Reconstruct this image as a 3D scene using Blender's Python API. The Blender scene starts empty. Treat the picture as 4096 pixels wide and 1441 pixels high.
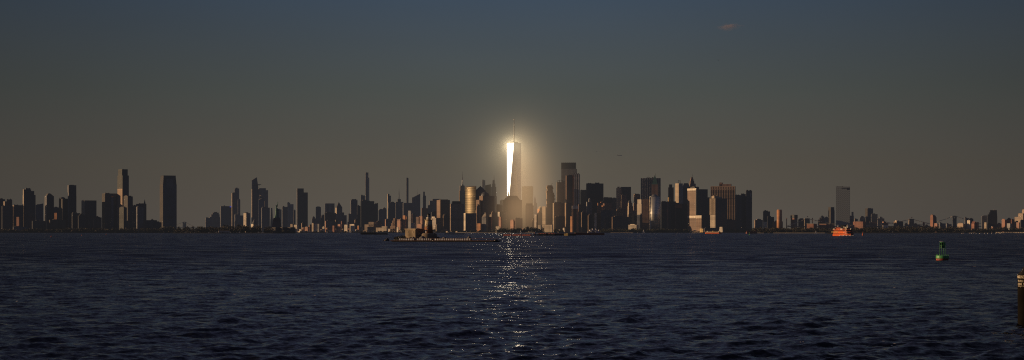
import bpy, bmesh, math, random
import numpy as np
from mathutils import Vector, Matrix

random.seed(7)
rng = np.random.default_rng(11)
sc = bpy.context.scene
C = sc.collection
F, HC, HY = 7500.0, 6.0, 926.0          # lens in frame units, eye height, horizon row
ALPHA = math.radians(4.0)               # the sun stands to the left, a touch beyond the side
SUN_EL = math.radians(8.5)
SUN = Vector((-math.cos(ALPHA) * math.cos(SUN_EL), math.sin(ALPHA) * math.cos(SUN_EL), math.sin(SUN_EL)))

def X(px, D): return (px - 2048.0) / F * D
def Z(py, D): return HC + (HY - py) / F * D

# ------------------------------------------------------------------ materials
_mats = {}
def nt_new(name):
    m = bpy.data.materials.new(name); m.use_nodes = True
    nt = m.node_tree; nt.nodes.clear()
    out = nt.nodes.new('ShaderNodeOutputMaterial')
    return m, nt, out
def N(nt, t, **kw):
    n = nt.nodes.new(t)
    for k, v in kw.items():
        if k.startswith('i_'):
            key = k[2:]
            n.inputs[int(key) if key.isdigit() else key].default_value = v
        else: setattr(n, k, v)
    return n
def M(nt, op, a, b=None, c=None, clamp=False):
    n = nt.nodes.new('ShaderNodeMath'); n.operation = op; n.use_clamp = clamp
    for i, v in enumerate((a, b, c)):
        if v is None: continue
        if isinstance(v, (int, float)): n.inputs[i].default_value = v
        else: nt.links.new(v, n.inputs[i])
    return n.outputs[0]
def mixc(nt, fac, a, b, mode='MIX'):
    n = nt.nodes.new('ShaderNodeMix'); n.data_type = 'RGBA'; n.blend_type = mode
    for sock, v in ((n.inputs[0], fac), (n.inputs[6], a), (n.inputs[7], b)):
        if isinstance(v, (int, float)): sock.default_value = v
        elif isinstance(v, (tuple, list)): sock.default_value = (*v[:3], 1)
        else: nt.links.new(v, sock)
    return n.outputs[2]

def facade(key, wall, glass=(.03, .034, .042), pu=4.5, pv=4.2, fu=.6, fv=.55, rough=.75, grough=.22, vary=.6, metal=0.0, stain=.3):
    """a wall with a window grid in metres, uneven panes and weathering"""
    if key in _mats: return _mats[key]
    m, nt, out = nt_new(key)
    L = nt.links.new
    uv = N(nt, 'ShaderNodeUVMap'); sep = N(nt, 'ShaderNodeSeparateXYZ'); L(uv.outputs[0], sep.inputs[0])
    u = M(nt, 'DIVIDE', sep.outputs[0], pu); v = M(nt, 'DIVIDE', sep.outputs[1], pv)
    mu = M(nt, 'LESS_THAN', M(nt, 'FRACT', u), fu); mv = M(nt, 'LESS_THAN', M(nt, 'FRACT', v), fv)
    geo = N(nt, 'ShaderNodeNewGeometry'); sn = N(nt, 'ShaderNodeSeparateXYZ'); L(geo.outputs['Normal'], sn.inputs[0])
    side = M(nt, 'LESS_THAN', M(nt, 'ABSOLUTE', sn.outputs[2]), .4)
    mask = M(nt, 'MULTIPLY', M(nt, 'MULTIPLY', mu, mv), side)
    cell = N(nt, 'ShaderNodeCombineXYZ'); L(M(nt, 'FLOOR', u), cell.inputs[0]); L(M(nt, 'FLOOR', v), cell.inputs[1])
    wn = N(nt, 'ShaderNodeTexWhiteNoise', noise_dimensions='2D'); L(cell.outputs[0], wn.inputs[0])
    oi = N(nt, 'ShaderNodeObjectInfo')
    ns = N(nt, 'ShaderNodeTexNoise', i_Scale=.035, i_Detail=4.0, i_Roughness=.65); 
    tc = N(nt, 'ShaderNodeTexCoord'); L(tc.outputs['Object'], ns.inputs['Vector'])
    gain = M(nt, 'ADD', M(nt, 'MULTIPLY', oi.outputs['Random'], .35), M(nt, 'MULTIPLY_ADD', ns.outputs[0], stain * 2, .82 - stain))
    # floor-to-floor tone changes: mechanical floors, blinds
    wf = N(nt, 'ShaderNodeTexWhiteNoise', noise_dimensions='1D'); L(M(nt, 'FLOOR', M(nt, 'DIVIDE', sep.outputs[1], 13.0)), wf.inputs['W'])
    wb = N(nt, 'ShaderNodeTexWhiteNoise', noise_dimensions='1D'); L(M(nt, 'FLOOR', M(nt, 'DIVIDE', sep.outputs[0], 8.0)), wb.inputs['W'])
    gain = M(nt, 'MULTIPLY', gain, M(nt, 'MULTIPLY', M(nt, 'MULTIPLY_ADD', wf.outputs[0], .3, .85), M(nt, 'MULTIPLY_ADD', wb.outputs[0], .3, .85)))
    gc = N(nt, 'ShaderNodeCombineColor')
    wallc = mixc(nt, 1.0, wall, (1, 1, 1), 'MULTIPLY')
    gn = N(nt, 'ShaderNodeCombineXYZ')
    for i in range(3): L(gain, gn.inputs[i])
    wallg = mixc(nt, 1.0, wall, gn.outputs[0], 'MULTIPLY')
    pv_ = M(nt, 'MULTIPLY_ADD', wn.outputs[0], vary * 2, 1 - vary)
    pn = N(nt, 'ShaderNodeCombineXYZ')
    for i in range(3): L(pv_, pn.inputs[i])
    glassg = mixc(nt, 1.0, glass, pn.outputs[0], 'MULTIPLY')
    col = mixc(nt, mask, wallg, glassg)
    b = N(nt, 'ShaderNodeBsdfPrincipled', i_Metallic=metal); L(col, b.inputs['Base Color'])
    L(M(nt, 'MULTIPLY_ADD', mask, grough - rough, rough), b.inputs['Roughness'])
    L(b.outputs[0], out.inputs[0])
    _mats[key] = m
    return m

def plain(key, col, rough=.7, metal=0.0, stain=.35, scale=.6, col2=None, spec=.5):
    """weathered paint, stone or metal: two tones broken up by noise"""
    if key in _mats: return _mats[key]
    m, nt, out = nt_new(key); L = nt.links.new
    tc = N(nt, 'ShaderNodeTexCoord')
    ns = N(nt, 'ShaderNodeTexNoise', i_Scale=scale, i_Detail=6.0, i_Roughness=.65); L(tc.outputs['Object'], ns.inputs['Vector'])
    r = N(nt, 'ShaderNodeMapRange'); r.inputs[1].default_value = .35; r.inputs[2].default_value = .68; L(ns.outputs[0], r.inputs[0])
    c2 = col2 or tuple(c * (1 - stain) for c in col)
    cc = mixc(nt, r.outputs[0], col, c2)
    b = N(nt, 'ShaderNodeBsdfPrincipled', i_Roughness=rough, i_Metallic=metal); L(cc, b.inputs['Base Color']); b.inputs['Specular IOR Level'].default_value = spec
    L(b.outputs[0], out.inputs[0]); _mats[key] = m
    return m

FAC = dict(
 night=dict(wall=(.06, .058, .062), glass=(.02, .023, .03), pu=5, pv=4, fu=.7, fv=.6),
 nightwarm=dict(wall=(.055, .045, .034), glass=(.02, .022, .028), pu=6, pv=4, fu=.55, fv=.6),
 nightgreen=dict(wall=(.045, .047, .04), glass=(.03, .035, .034), pu=5, pv=4, fu=.6, fv=.6),
 navy=dict(wall=(.045, .052, .07), glass=(.03, .04, .065), pu=5, pv=4, fu=.8, fv=.75, grough=.18),
 blueglass=dict(wall=(.06, .075, .105), glass=(.05, .07, .115), pu=4, pv=4, fu=.85, fv=.85, grough=.15),
 black=dict(wall=(.022, .022, .024), glass=(.012, .013, .017), pu=4.5, pv=4, fu=.65, fv=.6, rough=.5),
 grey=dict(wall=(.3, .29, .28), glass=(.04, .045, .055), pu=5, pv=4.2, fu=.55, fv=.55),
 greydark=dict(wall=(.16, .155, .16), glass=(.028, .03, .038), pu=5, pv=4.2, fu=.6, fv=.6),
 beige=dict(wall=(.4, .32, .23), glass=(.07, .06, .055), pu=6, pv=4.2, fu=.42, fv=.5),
 beigeband=dict(wall=(.44, .34, .25), glass=(.05, .045, .045), pu=400, pv=4.7, fu=1.1, fv=.42),
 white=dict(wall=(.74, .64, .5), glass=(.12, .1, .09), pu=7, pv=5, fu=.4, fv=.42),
 whiteband=dict(wall=(.74, .64, .5), glass=(.06, .055, .055), pu=300, pv=4.6, fu=1.1, fv=.38),
 tan=dict(wall=(.3, .21, .14), glass=(.05, .043, .04), pu=6, pv=4.2, fu=.45, fv=.5),
 tanband=dict(wall=(.33, .22, .15), glass=(.05, .04, .036), pu=300, pv=4.6, fu=1.1, fv=.38),
 brown=dict(wall=(.25, .15, .105), glass=(.03, .028, .028), pu=6, pv=4.2, fu=.5, fv=.5),
 brownrib=dict(wall=(.3, .19, .12), glass=(.025, .02, .02), pu=9, pv=300, fu=.6, fv=1.1),
 brick=dict(wall=(.27, .115, .07), glass=(.05, .04, .04), pu=6, pv=4.2, fu=.4, fv=.45),
 pink=dict(wall=(.46, .25, .17), glass=(.09, .06, .05), pu=6, pv=4.5, fu=.4, fv=.45),
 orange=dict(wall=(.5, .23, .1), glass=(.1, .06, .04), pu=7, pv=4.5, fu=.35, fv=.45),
 ribs=dict(wall=(.42, .4, .37), glass=(.03, .03, .035), pu=8.5, pv=300, fu=.55, fv=1.1),
 steel=dict(wall=(.32, .31, .3), glass=(.13, .15, .16), pu=300, pv=4.2, fu=1.1, fv=.55, rough=.4, grough=.25, metal=.5),
 greenglass=dict(wall=(.06, .075, .07), glass=(.04, .055, .055), pu=5, pv=4, fu=.8, fv=.7, grough=.2),
)
def mat(k): return facade('facade_' + k, **FAC[k]) if k in FAC else _mats[k]
ROOF = plain('roof_plant', (.09, .085, .08), .85)
ROOFL = plain('roof_light', (.34, .28, .21), .8)
METAL = plain('dark_steel', (.05, .05, .055), .5, .4)
COPPER = plain('green_copper', (.04, .13, .105), .7, 0, .4, .15)
STONE = plain('stone', (.27, .22, .17), .9, 0, .45, .08)
WHITE = plain('white_paint', (.78, .74, .66), .5, 0, .15, .3)
plain('slate', (.05, .052, .06), .6)

# ------------------------------------------------------------------ objects
def tag(o, label=None, cat=None, group=None, kind=None):
    if label: o['label'] = label
    if cat: o['category'] = cat
    if group: o['group'] = group
    if kind: o['kind'] = kind
    return o
def empty(name, loc, rz=0.0):
    o = bpy.data.objects.new(name, None); C.objects.link(o)
    o.location = loc; o.rotation_euler = (0, 0, rz); o.empty_display_size = 1
    return o

class MB:
    """collects shapes; build() links them as one mesh object"""
    def __init__(s): s.v = []; s.f = []; s.uv = []; s.mi = []; s.sm = []
    def face(s, pts, uvs=None, mi=0, sm=False):
        i = len(s.v); s.v += [tuple(p) for p in pts]; s.f.append(tuple(range(i, i + len(pts))))
        s.uv += uvs if uvs else [(p[0], p[1]) for p in pts]; s.mi.append(mi); s.sm.append(sm)
    def prism(s, lo, hi, mis=None, cap=0, sm=False, bottom=False):
        """lo, hi: ccw loops of the same length"""
        n = len(lo); u = 0.0
        for k in range(n):
            a, b, c, d = lo[k], lo[(k + 1) % n], hi[(k + 1) % n], hi[k]
            du = math.hypot(b[0] - a[0], b[1] - a[1])
            s.face([a, b, c, d], [(u, a[2]), (u + du, b[2]), (u + du, c[2]), (u, d[2])], mis[k % len(mis)] if mis else 0, sm)
            u += du
        s.face(list(hi), None, cap)
        if bottom: s.face(list(reversed(lo)), None, cap)
    def box(s, x0, x1, y0, y1, z0, z1, mis=None, cap=0, zr=None):
        """side order: front, right, back, left; zr gives another height at the right edge"""
        z2 = z1 if zr is None else zr
        s.prism([(x0, y0, z0), (x1, y0, z0), (x1, y1, z0), (x0, y1, z0)], [(x0, y0, z1), (x1, y0, z2), (x1, y1, z2), (x0, y1, z1)], mis, cap, bottom=True)
    def frus(s, x0, x1, y0, y1, z0, z1, k=0.0, mis=None, kx=None, ky=None):
        cx, cy = (x0 + x1) / 2, (y0 + y1) / 2; kx = k if kx is None else kx; ky = k if ky is None else ky
        hi = [(cx + (x - cx) * max(kx, 1e-3), cy + (y - cy) * max(ky, 1e-3), z1) for x, y in ((x0, y0), (x1, y0), (x1, y1), (x0, y1))]
        s.prism([(x0, y0, z0), (x1, y0, z0), (x1, y1, z0), (x0, y1, z0)], hi, mis, 0, bottom=True)
    def rings(s, prof, cx=0, cy=0, n=24, ry=1.0, mi=0, sm=True, a0=0.0):
        """lathe: prof = [(radius, z), ...] from the bottom"""
        lp = [[(cx + r * math.cos(a0 + 2 * math.pi * k / n), cy + ry * r * math.sin(a0 + 2 * math.pi * k / n), z) for k in range(n)] for r, z in prof]
        for q in range(len(lp) - 1):
            for k in range(n):
                k2 = (k + 1) % n; r = prof[q][0]
                u0, u1 = r * 2 * math.pi * k / n, r * 2 * math.pi * (k + 1) / n
                s.face([lp[q][k], lp[q][k2], lp[q + 1][k2], lp[q + 1][k]], [(u0, lp[q][k][2]), (u1, lp[q][k2][2]), (u1, lp[q + 1][k2][2]), (u0, lp[q + 1][k][2])], mi, sm)
        if prof[-1][0] > 1e-3: s.face(lp[-1], None, mi)
        if prof[0][0] > 1e-3: s.face(list(reversed(lp[0])), None, mi)
    def tube(s, p, q, r, r2=None, n=6, mi=0):
        p, q = Vector(p), Vector(q); r2 = r if r2 is None else r2
        d = (q - p).normalized(); a = d.orthogonal().normalized(); b = d.cross(a)
        lo = [p + (a * math.cos(2 * math.pi * k / n) + b * math.sin(2 * math.pi * k / n)) * r for k in range(n)]
        hi = [q + (a * math.cos(2 * math.pi * k / n) + b * math.sin(2 * math.pi * k / n)) * r2 for k in range(n)]
        s.prism(lo, hi, [mi], mi, True, True)
    def ball(s, c, rx, ry=None, rz=None, n=10, mi=0):
        ry = ry or rx; rz = rz or rx
        ms = 6
        prof = [(max(1e-4, math.sin(math.pi * q / ms)), -math.cos(math.pi * q / ms)) for q in range(ms + 1)]
        lp = [[(c[0] + rx * r * math.cos(2 * math.pi * k / n), c[1] + ry * r * math.sin(2 * math.pi * k / n), c[2] + rz * z) for k in range(n)] for r, z in prof]
        for q in range(ms):
            for k in range(n):
                s.face([lp[q][k], lp[q][(k + 1) % n], lp[q + 1][(k + 1) % n], lp[q + 1][k]], None, mi, True)
    def build(s, name, mats, parent=None, loc=None):
        me = bpy.data.meshes.new(name)
        me.from_pydata(s.v, [], s.f)
        lay = me.uv_layers.new(name='UVMap')
        lay.data.foreach_set('uv', np.array(s.uv, dtype=np.float32).ravel())
        me.polygons.foreach_set('material_index', s.mi); me.polygons.foreach_set('use_smooth', s.sm)
        for m in (mats if isinstance(mats, (list, tuple)) else [mats]): me.materials.append(m)
        bm = bmesh.new(); bm.from_mesh(me)
        bmesh.ops.remove_doubles(bm, verts=bm.verts, dist=1e-4); bmesh.ops.recalc_face_normals(bm, faces=bm.faces)
        bm.to_mesh(me); bm.free()
        o = bpy.data.objects.new(name, me); C.objects.link(o)
        if parent: o.parent = parent
        if loc: o.location = loc
        return o

GROUND = 2.2
class B:
    """one building: its base, its front measured between frame columns, its real depth and turn"""
    def __init__(s, label, D, l, r, top, mk, m=None, th=None, depth=None, left=None, tiers=(), pent=None, roof=None, mast=(), cyl=False,
                 name='tower', cat='tower', base=None, zr=None, rmk=None, group=None, body=True, taper=None, capm=None, kpent='penthouse'):
        s.D = D; s.s = D / F
        phi = math.atan2((l - 2048), F)
        s.th = math.radians(th if th is not None else (16 if m is not None else 5))
        if m is None:
            s.d = depth or min(46, max(16, (r - l) * s.s * .8)); s.m = l + s.d * math.sin(s.th) / s.s
            if s.m > l + (r - l) * .4: s.m = l + (r - l) * .25
            if s.th < 0: s.m = l; r = r + s.d * math.sin(s.th) / s.s
        else:
            s.m = m; s.d = depth or max(8, (m - l) * s.s / math.sin(s.th))
            if s.d > 62: s.d = 62; s.th = math.asin(min(.9, (m - l) * s.s / s.d))
        s.w = (r - s.m) * s.s / math.cos(s.th)
        s.root = empty(name, (X(s.m, D), D, GROUND), s.th - phi)
        tag(s.root, label, cat, group)
        s.mk = mk; s.top = top
        s.mats = [mat(mk), mat(left) if left else mat(mk), ROOF]  # a separate, often paler left facade paints in the sunlit side
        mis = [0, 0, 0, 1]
        z1 = s.z(top)
        b = MB()
        if not body: return
        if cyl:
            rx = (r - l) * s.s / 2
            s.m = (l + r) / 2; s.root.location.x = X(s.m, D); s.root.rotation_euler.z = 0; s.th = 0; s.w = rx * 2; s.d = rx * 2
            b.rings([(rx, 0), (rx, z1)], 0, 0, 32)
            for (a, c, t) in tiers: b.rings([((c - a) * s.s / 2, z1), ((c - a) * s.s / 2, s.z(t))], s.lx((a + c) / 2), 0, 24); z1 = max(z1, s.z(t))
        elif taper:
            b.frus(0, s.w, 0, s.d, 0, z1, taper, mis)
        else:
            zz = s.z(zr) if zr else None
            b.box(0, s.w, 0, s.d, 0, z1, mis, 2, zz)
            for q, (a, c, t) in enumerate(tiers):
                x0, x1 = s.lx(a, True), s.lx(c, True)
                x0 = max(x0, .25 + .05 * q); x1 = min(max(x1, x0 + 3), s.w - .25 - .05 * q); ins = min(.22, .06 + .05 * q) * s.d
                b.box(x0, x1, ins, s.d - ins, min(z1, s.z(top)) - .5, s.z(t), mis, 2)
        s.body = b.build('body', s.mats, s.root)
        if pent is None and not roof and not cyl and s.w > 12:
            tp = min([t for _, _, t in tiers] + [top]); a, c = (l, r) if not tiers else tiers[-1][:2]
            q = random.uniform(.12, .35); pent = [(a + (c - a) * q, a + (c - a) * min(.92, q + random.uniform(.3, .55)), tp - random.uniform(1.6, 3.4))]
        s.zt = max([s.z(t) for _, _, t in tiers] + [s.z(top)]) if not zr else min(s.z(top), s.z(zr))
        for (a, c, t) in (pent or ()): s.block(kpent, a, c, t, rmk)
        if roof: s.roof(roof)
        for (mx, mt) in mast: s.mast(mx, mt)
    def z(s, py): return Z(py, s.D) - GROUND
    def lx(s, px, tier=False):
        """frame column to metres along the front"""
        return (px - s.m) * s.s / math.cos(s.th)
    def block(s, nm, a, c, t, mk=None, z0=None, y0=.25, y1=.75, left=None):
        b = MB(); x0 = min(max(s.lx(a), .6), max(.6, s.w - 3)); x1 = min(max(s.lx(c), x0 + 2), max(s.w - .6, x0 + 1.5)); zb = s.zt - .3 if z0 is None else z0
        b.box(x0, x1, s.d * y0, s.d * y1, zb, max(s.z(t), zb + 1.2), [0, 0, 0, 1], 0)
        h = max(s.z(t), zb + 1.2)
        if x1 - x0 > 8 and nm == 'penthouse':      # vents and a water tank housing on it
            b.box(x0 + 1.5, x0 + 4, s.d * .4, s.d * .55, h - .1, h + 1.8); b.box(x1 - 4.5, x1 - 2, s.d * .4, s.d * .5, h - .1, h + 1.3)
        o = b.build(nm, [mat(mk) if mk else ROOF, mat(left or mk) if (left or mk) else ROOF], s.root); return o
    def wing(s, nm, l, r, top, mk, y0=-6, y1=10, left=None, z0=0.0, zr=None):
        """a lower or taller block joined to the body, measured on the front"""
        b = MB(); b.box(s.lx(l), s.lx(r), y0, y1, z0, s.z(top), [0, 0, 0, 1], 2, s.z(zr) if zr else None)
        return b.build(nm, [mat(mk), mat(left or mk), ROOF], s.root)
    def mast(s, px, pt, r=None, zb=None, nm='antenna'):
        b = MB(); x = s.lx(px) ; y = s.d * .5; zb = s.zt - .5 if zb is None else zb; h = s.z(pt); r = r or 1.1
        b.tube((x, y, zb), (x, y, zb + (h - zb) * .55), r, r * .7); b.tube((x, y, zb + (h - zb) * .55), (x, y, h), r * .55, r * .2)
        return b.build(nm, METAL, s.root)
    def roof(s, spec):
        k = spec[0]; b = MB(); m_ = spec[-1] if isinstance(spec[-1], str) else None
        rm = mat(m_) if m_ else ROOF
        if k == 'pyr': b.frus(-.5, s.w + .5, -.5, s.d + .5, s.zt - .2, s.z(spec[1]), 0)
        elif k == 'hip': b.frus(-.4, s.w + .4, -.4, s.d + .4, s.zt - .2, s.z(spec[1]), 0, None, spec[2], .3)
        elif k == 'dome':
            a, c, t = spec[1:4]; rx = (c - a) * s.s / 2; h = s.z(t) - s.zt
            b.rings([(rx, s.zt - .4), (rx, s.zt + h * .12)] + [(max(.05, rx * math.cos(q * math.pi / 16)), s.zt + h * (.12 + .88 * math.sin(q * math.pi / 16))) for q in range(1, 9)], s.lx((a + c) / 2), s.d / 2, 20)
        elif k == 'arc':      # barrel top leaning to one side
            a, c, t, lean = spec[1:5]; x0, x1 = max(.3, s.lx(a)), min(s.w - .3, s.lx(c)); h = s.z(t) - s.zt; n = 8
            pr = [(x0 + (x1 - x0) * q / n, s.zt - .3 + h * max(.02, math.sin(math.pi * min(1, max(0, (q / n)) ** lean)))) for q in range(n + 1)]
            for q in range(n):
                b.prism([(pr[q][0], s.d * .15, s.zt - .5), (pr[q + 1][0], s.d * .15, s.zt - .5), (pr[q + 1][0], s.d * .85, s.zt - .5), (pr[q][0], s.d * .85, s.zt - .5)],
                        [(pr[q][0], s.d * .15, pr[q][1]), (pr[q + 1][0], s.d * .15, pr[q + 1][1]), (pr[q + 1][0], s.d * .85, pr[q + 1][1]), (pr[q][0], s.d * .85, pr[q][1])])
        elif k == 'gable':
            xm = s.w / 2; h = s.z(spec[1]); z0 = s.zt - .2
            b.face([(0, 0, z0), (s.w, 0, z0), (xm, 0, h)]); b.face([(0, s.d, z0), (xm, s.d, h), (s.w, s.d, z0)])
            b.face([(0, 0, z0), (xm, 0, h), (xm, s.d, h), (0, s.d, z0)]); b.face([(s.w, 0, z0), (s.w, s.d, z0), (xm, s.d, h), (xm, 0, h)])
        return b.build('roof', rm, s.root)
# ------------------------------------------------------------------ the far shore, left
def left_shore():
    B('dark low block at the far left edge of the skyline', 7500, -14, 19, 797, 'night', m=-8, pent=[(2, 12, 794)])
    B('thin tower with a sunlit side, second from the left edge', 7460, 14, 27, 806, 'nightwarm', m=19, left='tan', th=30)
    B('dark flat block with two rooftop bumps near the left edge', 7560, 25, 48, 799, 'night', tiers=[(27, 34, 797), (38, 46, 797)])
    B('wide dark slab block below the two bumped blocks at far left', 7400, 7, 51, 825, 'night', m=9)
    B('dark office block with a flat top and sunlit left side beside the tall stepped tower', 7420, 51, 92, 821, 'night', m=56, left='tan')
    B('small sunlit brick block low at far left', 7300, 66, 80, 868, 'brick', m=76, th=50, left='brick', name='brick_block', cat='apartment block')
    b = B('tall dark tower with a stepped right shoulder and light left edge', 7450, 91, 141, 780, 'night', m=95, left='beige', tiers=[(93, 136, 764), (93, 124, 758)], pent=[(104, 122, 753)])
    B('bluish office block with a slanted roof behind the stepped tower', 7900, 141, 172, 820, 'blueglass', zr=814, th=4)
    B('dark tower with a curved sloping crown between two lower blocks at left', 7500, 178, 215, 784, 'night', m=187, left='greydark', roof=('arc', 189, 214, 773, .7))
    B('low dark bluish block seen in the gap right of the curved crown tower', 7900, 214, 236, 830, 'navy')
    B('tiny orange lit block low between two dark towers at left', 7350, 218, 229, 852, 'orange', m=227, th=60, name='apartment_block', cat='apartment block')
    B('olive tinted tower with a rounded crown left of the stacked box tower', 7480, 236, 272, 795, 'nightwarm', m=250, left='nightwarm', roof=('dome', 244, 268, 788))
    jenga()
    B('wide dark glass box with a paler left side right of the stacked box tower', 7480, 326, 385, 802, 'night', m=339, left='grey', pent=[(333, 339, 800)])
    B('low dark block at the foot of the stacked box tower', 7350, 287, 320, 853, 'night', m=290)
    B('low stepped dark block in front of the wide glass box', 7300, 312, 352, 862, 'night', m=314, tiers=[(318, 334, 858)])
    B('low dark block with a small lit corner right of the wide glass box', 7300, 372, 406, 870, 'night', m=375, left='tan', tiers=[(384, 400, 868)])
    B('long low shed on the shore at far left', 7100, 52, 108, 907, 'greydark', m=54, name='shed', cat='warehouse')
    B('low dark terrace below the tall stepped tower at left', 7250, 128, 182, 884, 'night', m=130, name='terrace_block', cat='apartment block')
    B('low dark block below the olive tinted tower', 7250, 196, 262, 880, 'nightwarm', m=200, name='terrace_block', cat='apartment block')
    b = B('dark tower with a bluish glass strip and orange cap left of the tallest left tower', 7500, 408, 469, 776, 'night', m=420, left='nightwarm', tiers=[(418, 469, 774)])
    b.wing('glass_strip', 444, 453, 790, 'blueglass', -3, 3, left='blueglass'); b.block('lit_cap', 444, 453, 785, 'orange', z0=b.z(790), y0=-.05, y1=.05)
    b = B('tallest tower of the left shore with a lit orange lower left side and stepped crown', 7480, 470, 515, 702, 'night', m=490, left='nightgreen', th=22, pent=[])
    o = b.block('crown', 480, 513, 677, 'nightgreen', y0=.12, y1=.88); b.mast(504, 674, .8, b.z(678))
    lb = MB(); lb.box(-.4, 6, .5, b.d - .5, 0, b.z(755), [0, 0, 0, 0], 0); lb.build('lit_lower_face', mat('tan'), b.root)  # tan facing puts the sunlight on the lower left side into the colour
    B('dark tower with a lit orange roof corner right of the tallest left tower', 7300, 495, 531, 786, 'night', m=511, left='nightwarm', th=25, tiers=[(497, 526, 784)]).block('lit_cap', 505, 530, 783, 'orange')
    B('short pale green tower with a rounded roof in front of the tallest left tower', 7150, 477, 507, 830, 'nightgreen', m=495, left='nightgreen', roof=('arc', 479, 506, 826, 1))
    B('dark flat block left of the block with a roof horn', 7400, 530, 548, 822, 'night')
    b = B('dark block with a sharp curved horn on its right roof corner', 7450, 543, 585, 816, 'night')
    h = MB(); h.frus(b.lx(575), b.lx(582.5), 4, 12, b.zt - .3, b.z(806), .5); h.frus(b.lx(577), b.lx(580.5), 6, 10, b.z(806) - .3, b.z(797), .1); h.build('horn', mat('night'), b.root)
    B('lower pale topped block in front of the horned block', 7250, 545, 573, 830, 'greydark', m=549, tiers=[(549, 566, 827)])
    B('low dark podium block with a roof bump left of the broad tapered tower', 7250, 577, 627, 881, 'night', m=579, left='tan', tiers=[(605, 614, 879)])
    B('low dark block against the left foot of the broad tapered tower', 7300, 626, 646, 889, 'night')
    # the broad tapered tower
    D = 7900; b = B('broad dark glass tower with a chamfered darker crown and pale central panel', D, 639, 706, 738, 'navy', m=652, left='nightwarm', th=17, pent=[])
    t = MB(); t.frus(.5, b.w - .5, .5, b.d - .5, b.zt - .2, b.z(704), 1, [0], .9, .9); t.frus(2.6, b.w - 2.6, 3, b.d - 3, b.z(704) - .2, b.z(702), .97); t.build('crown', mat('black'), b.root)
    p = MB(); p.box(b.lx(665), b.lx(693), -.8, 1.2, b.z(752), b.z(716)); p.build('crown_panel', mat('greydark'), b.root)
    for z0, z1 in ((788, 783), (875, 864)):
        p = MB(); p.box(b.lx(669), b.lx(691), -.5, 1, b.z(z0), b.z(z1)); p.build('louvre_band', mat('black'), b.root)

def jenga():
    D = 7460; b = B('tall tower of shifted stacked boxes at left', D, 271, 305, 785, 'black', m=275, left='greydark', pent=[])
    for l, r, t, z0 in ((272.5, 305, 770, 785), (271, 304, 741, 770)):
        q = MB(); q.box(b.lx(l + 3), b.lx(r), -2 if l < 272 else 1, b.d * (1 if l < 272 else .9), b.z(z0) - .1, b.z(t), [0, 0, 0, 1], 0); q.build('stacked_box', [mat('black'), mat('greydark')], b.root)
    q = MB(); q.box(b.lx(279), b.lx(296), 4, 14, b.z(741) - .1, b.z(739.5)); q.build('penthouse', ROOF, b.root)

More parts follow.
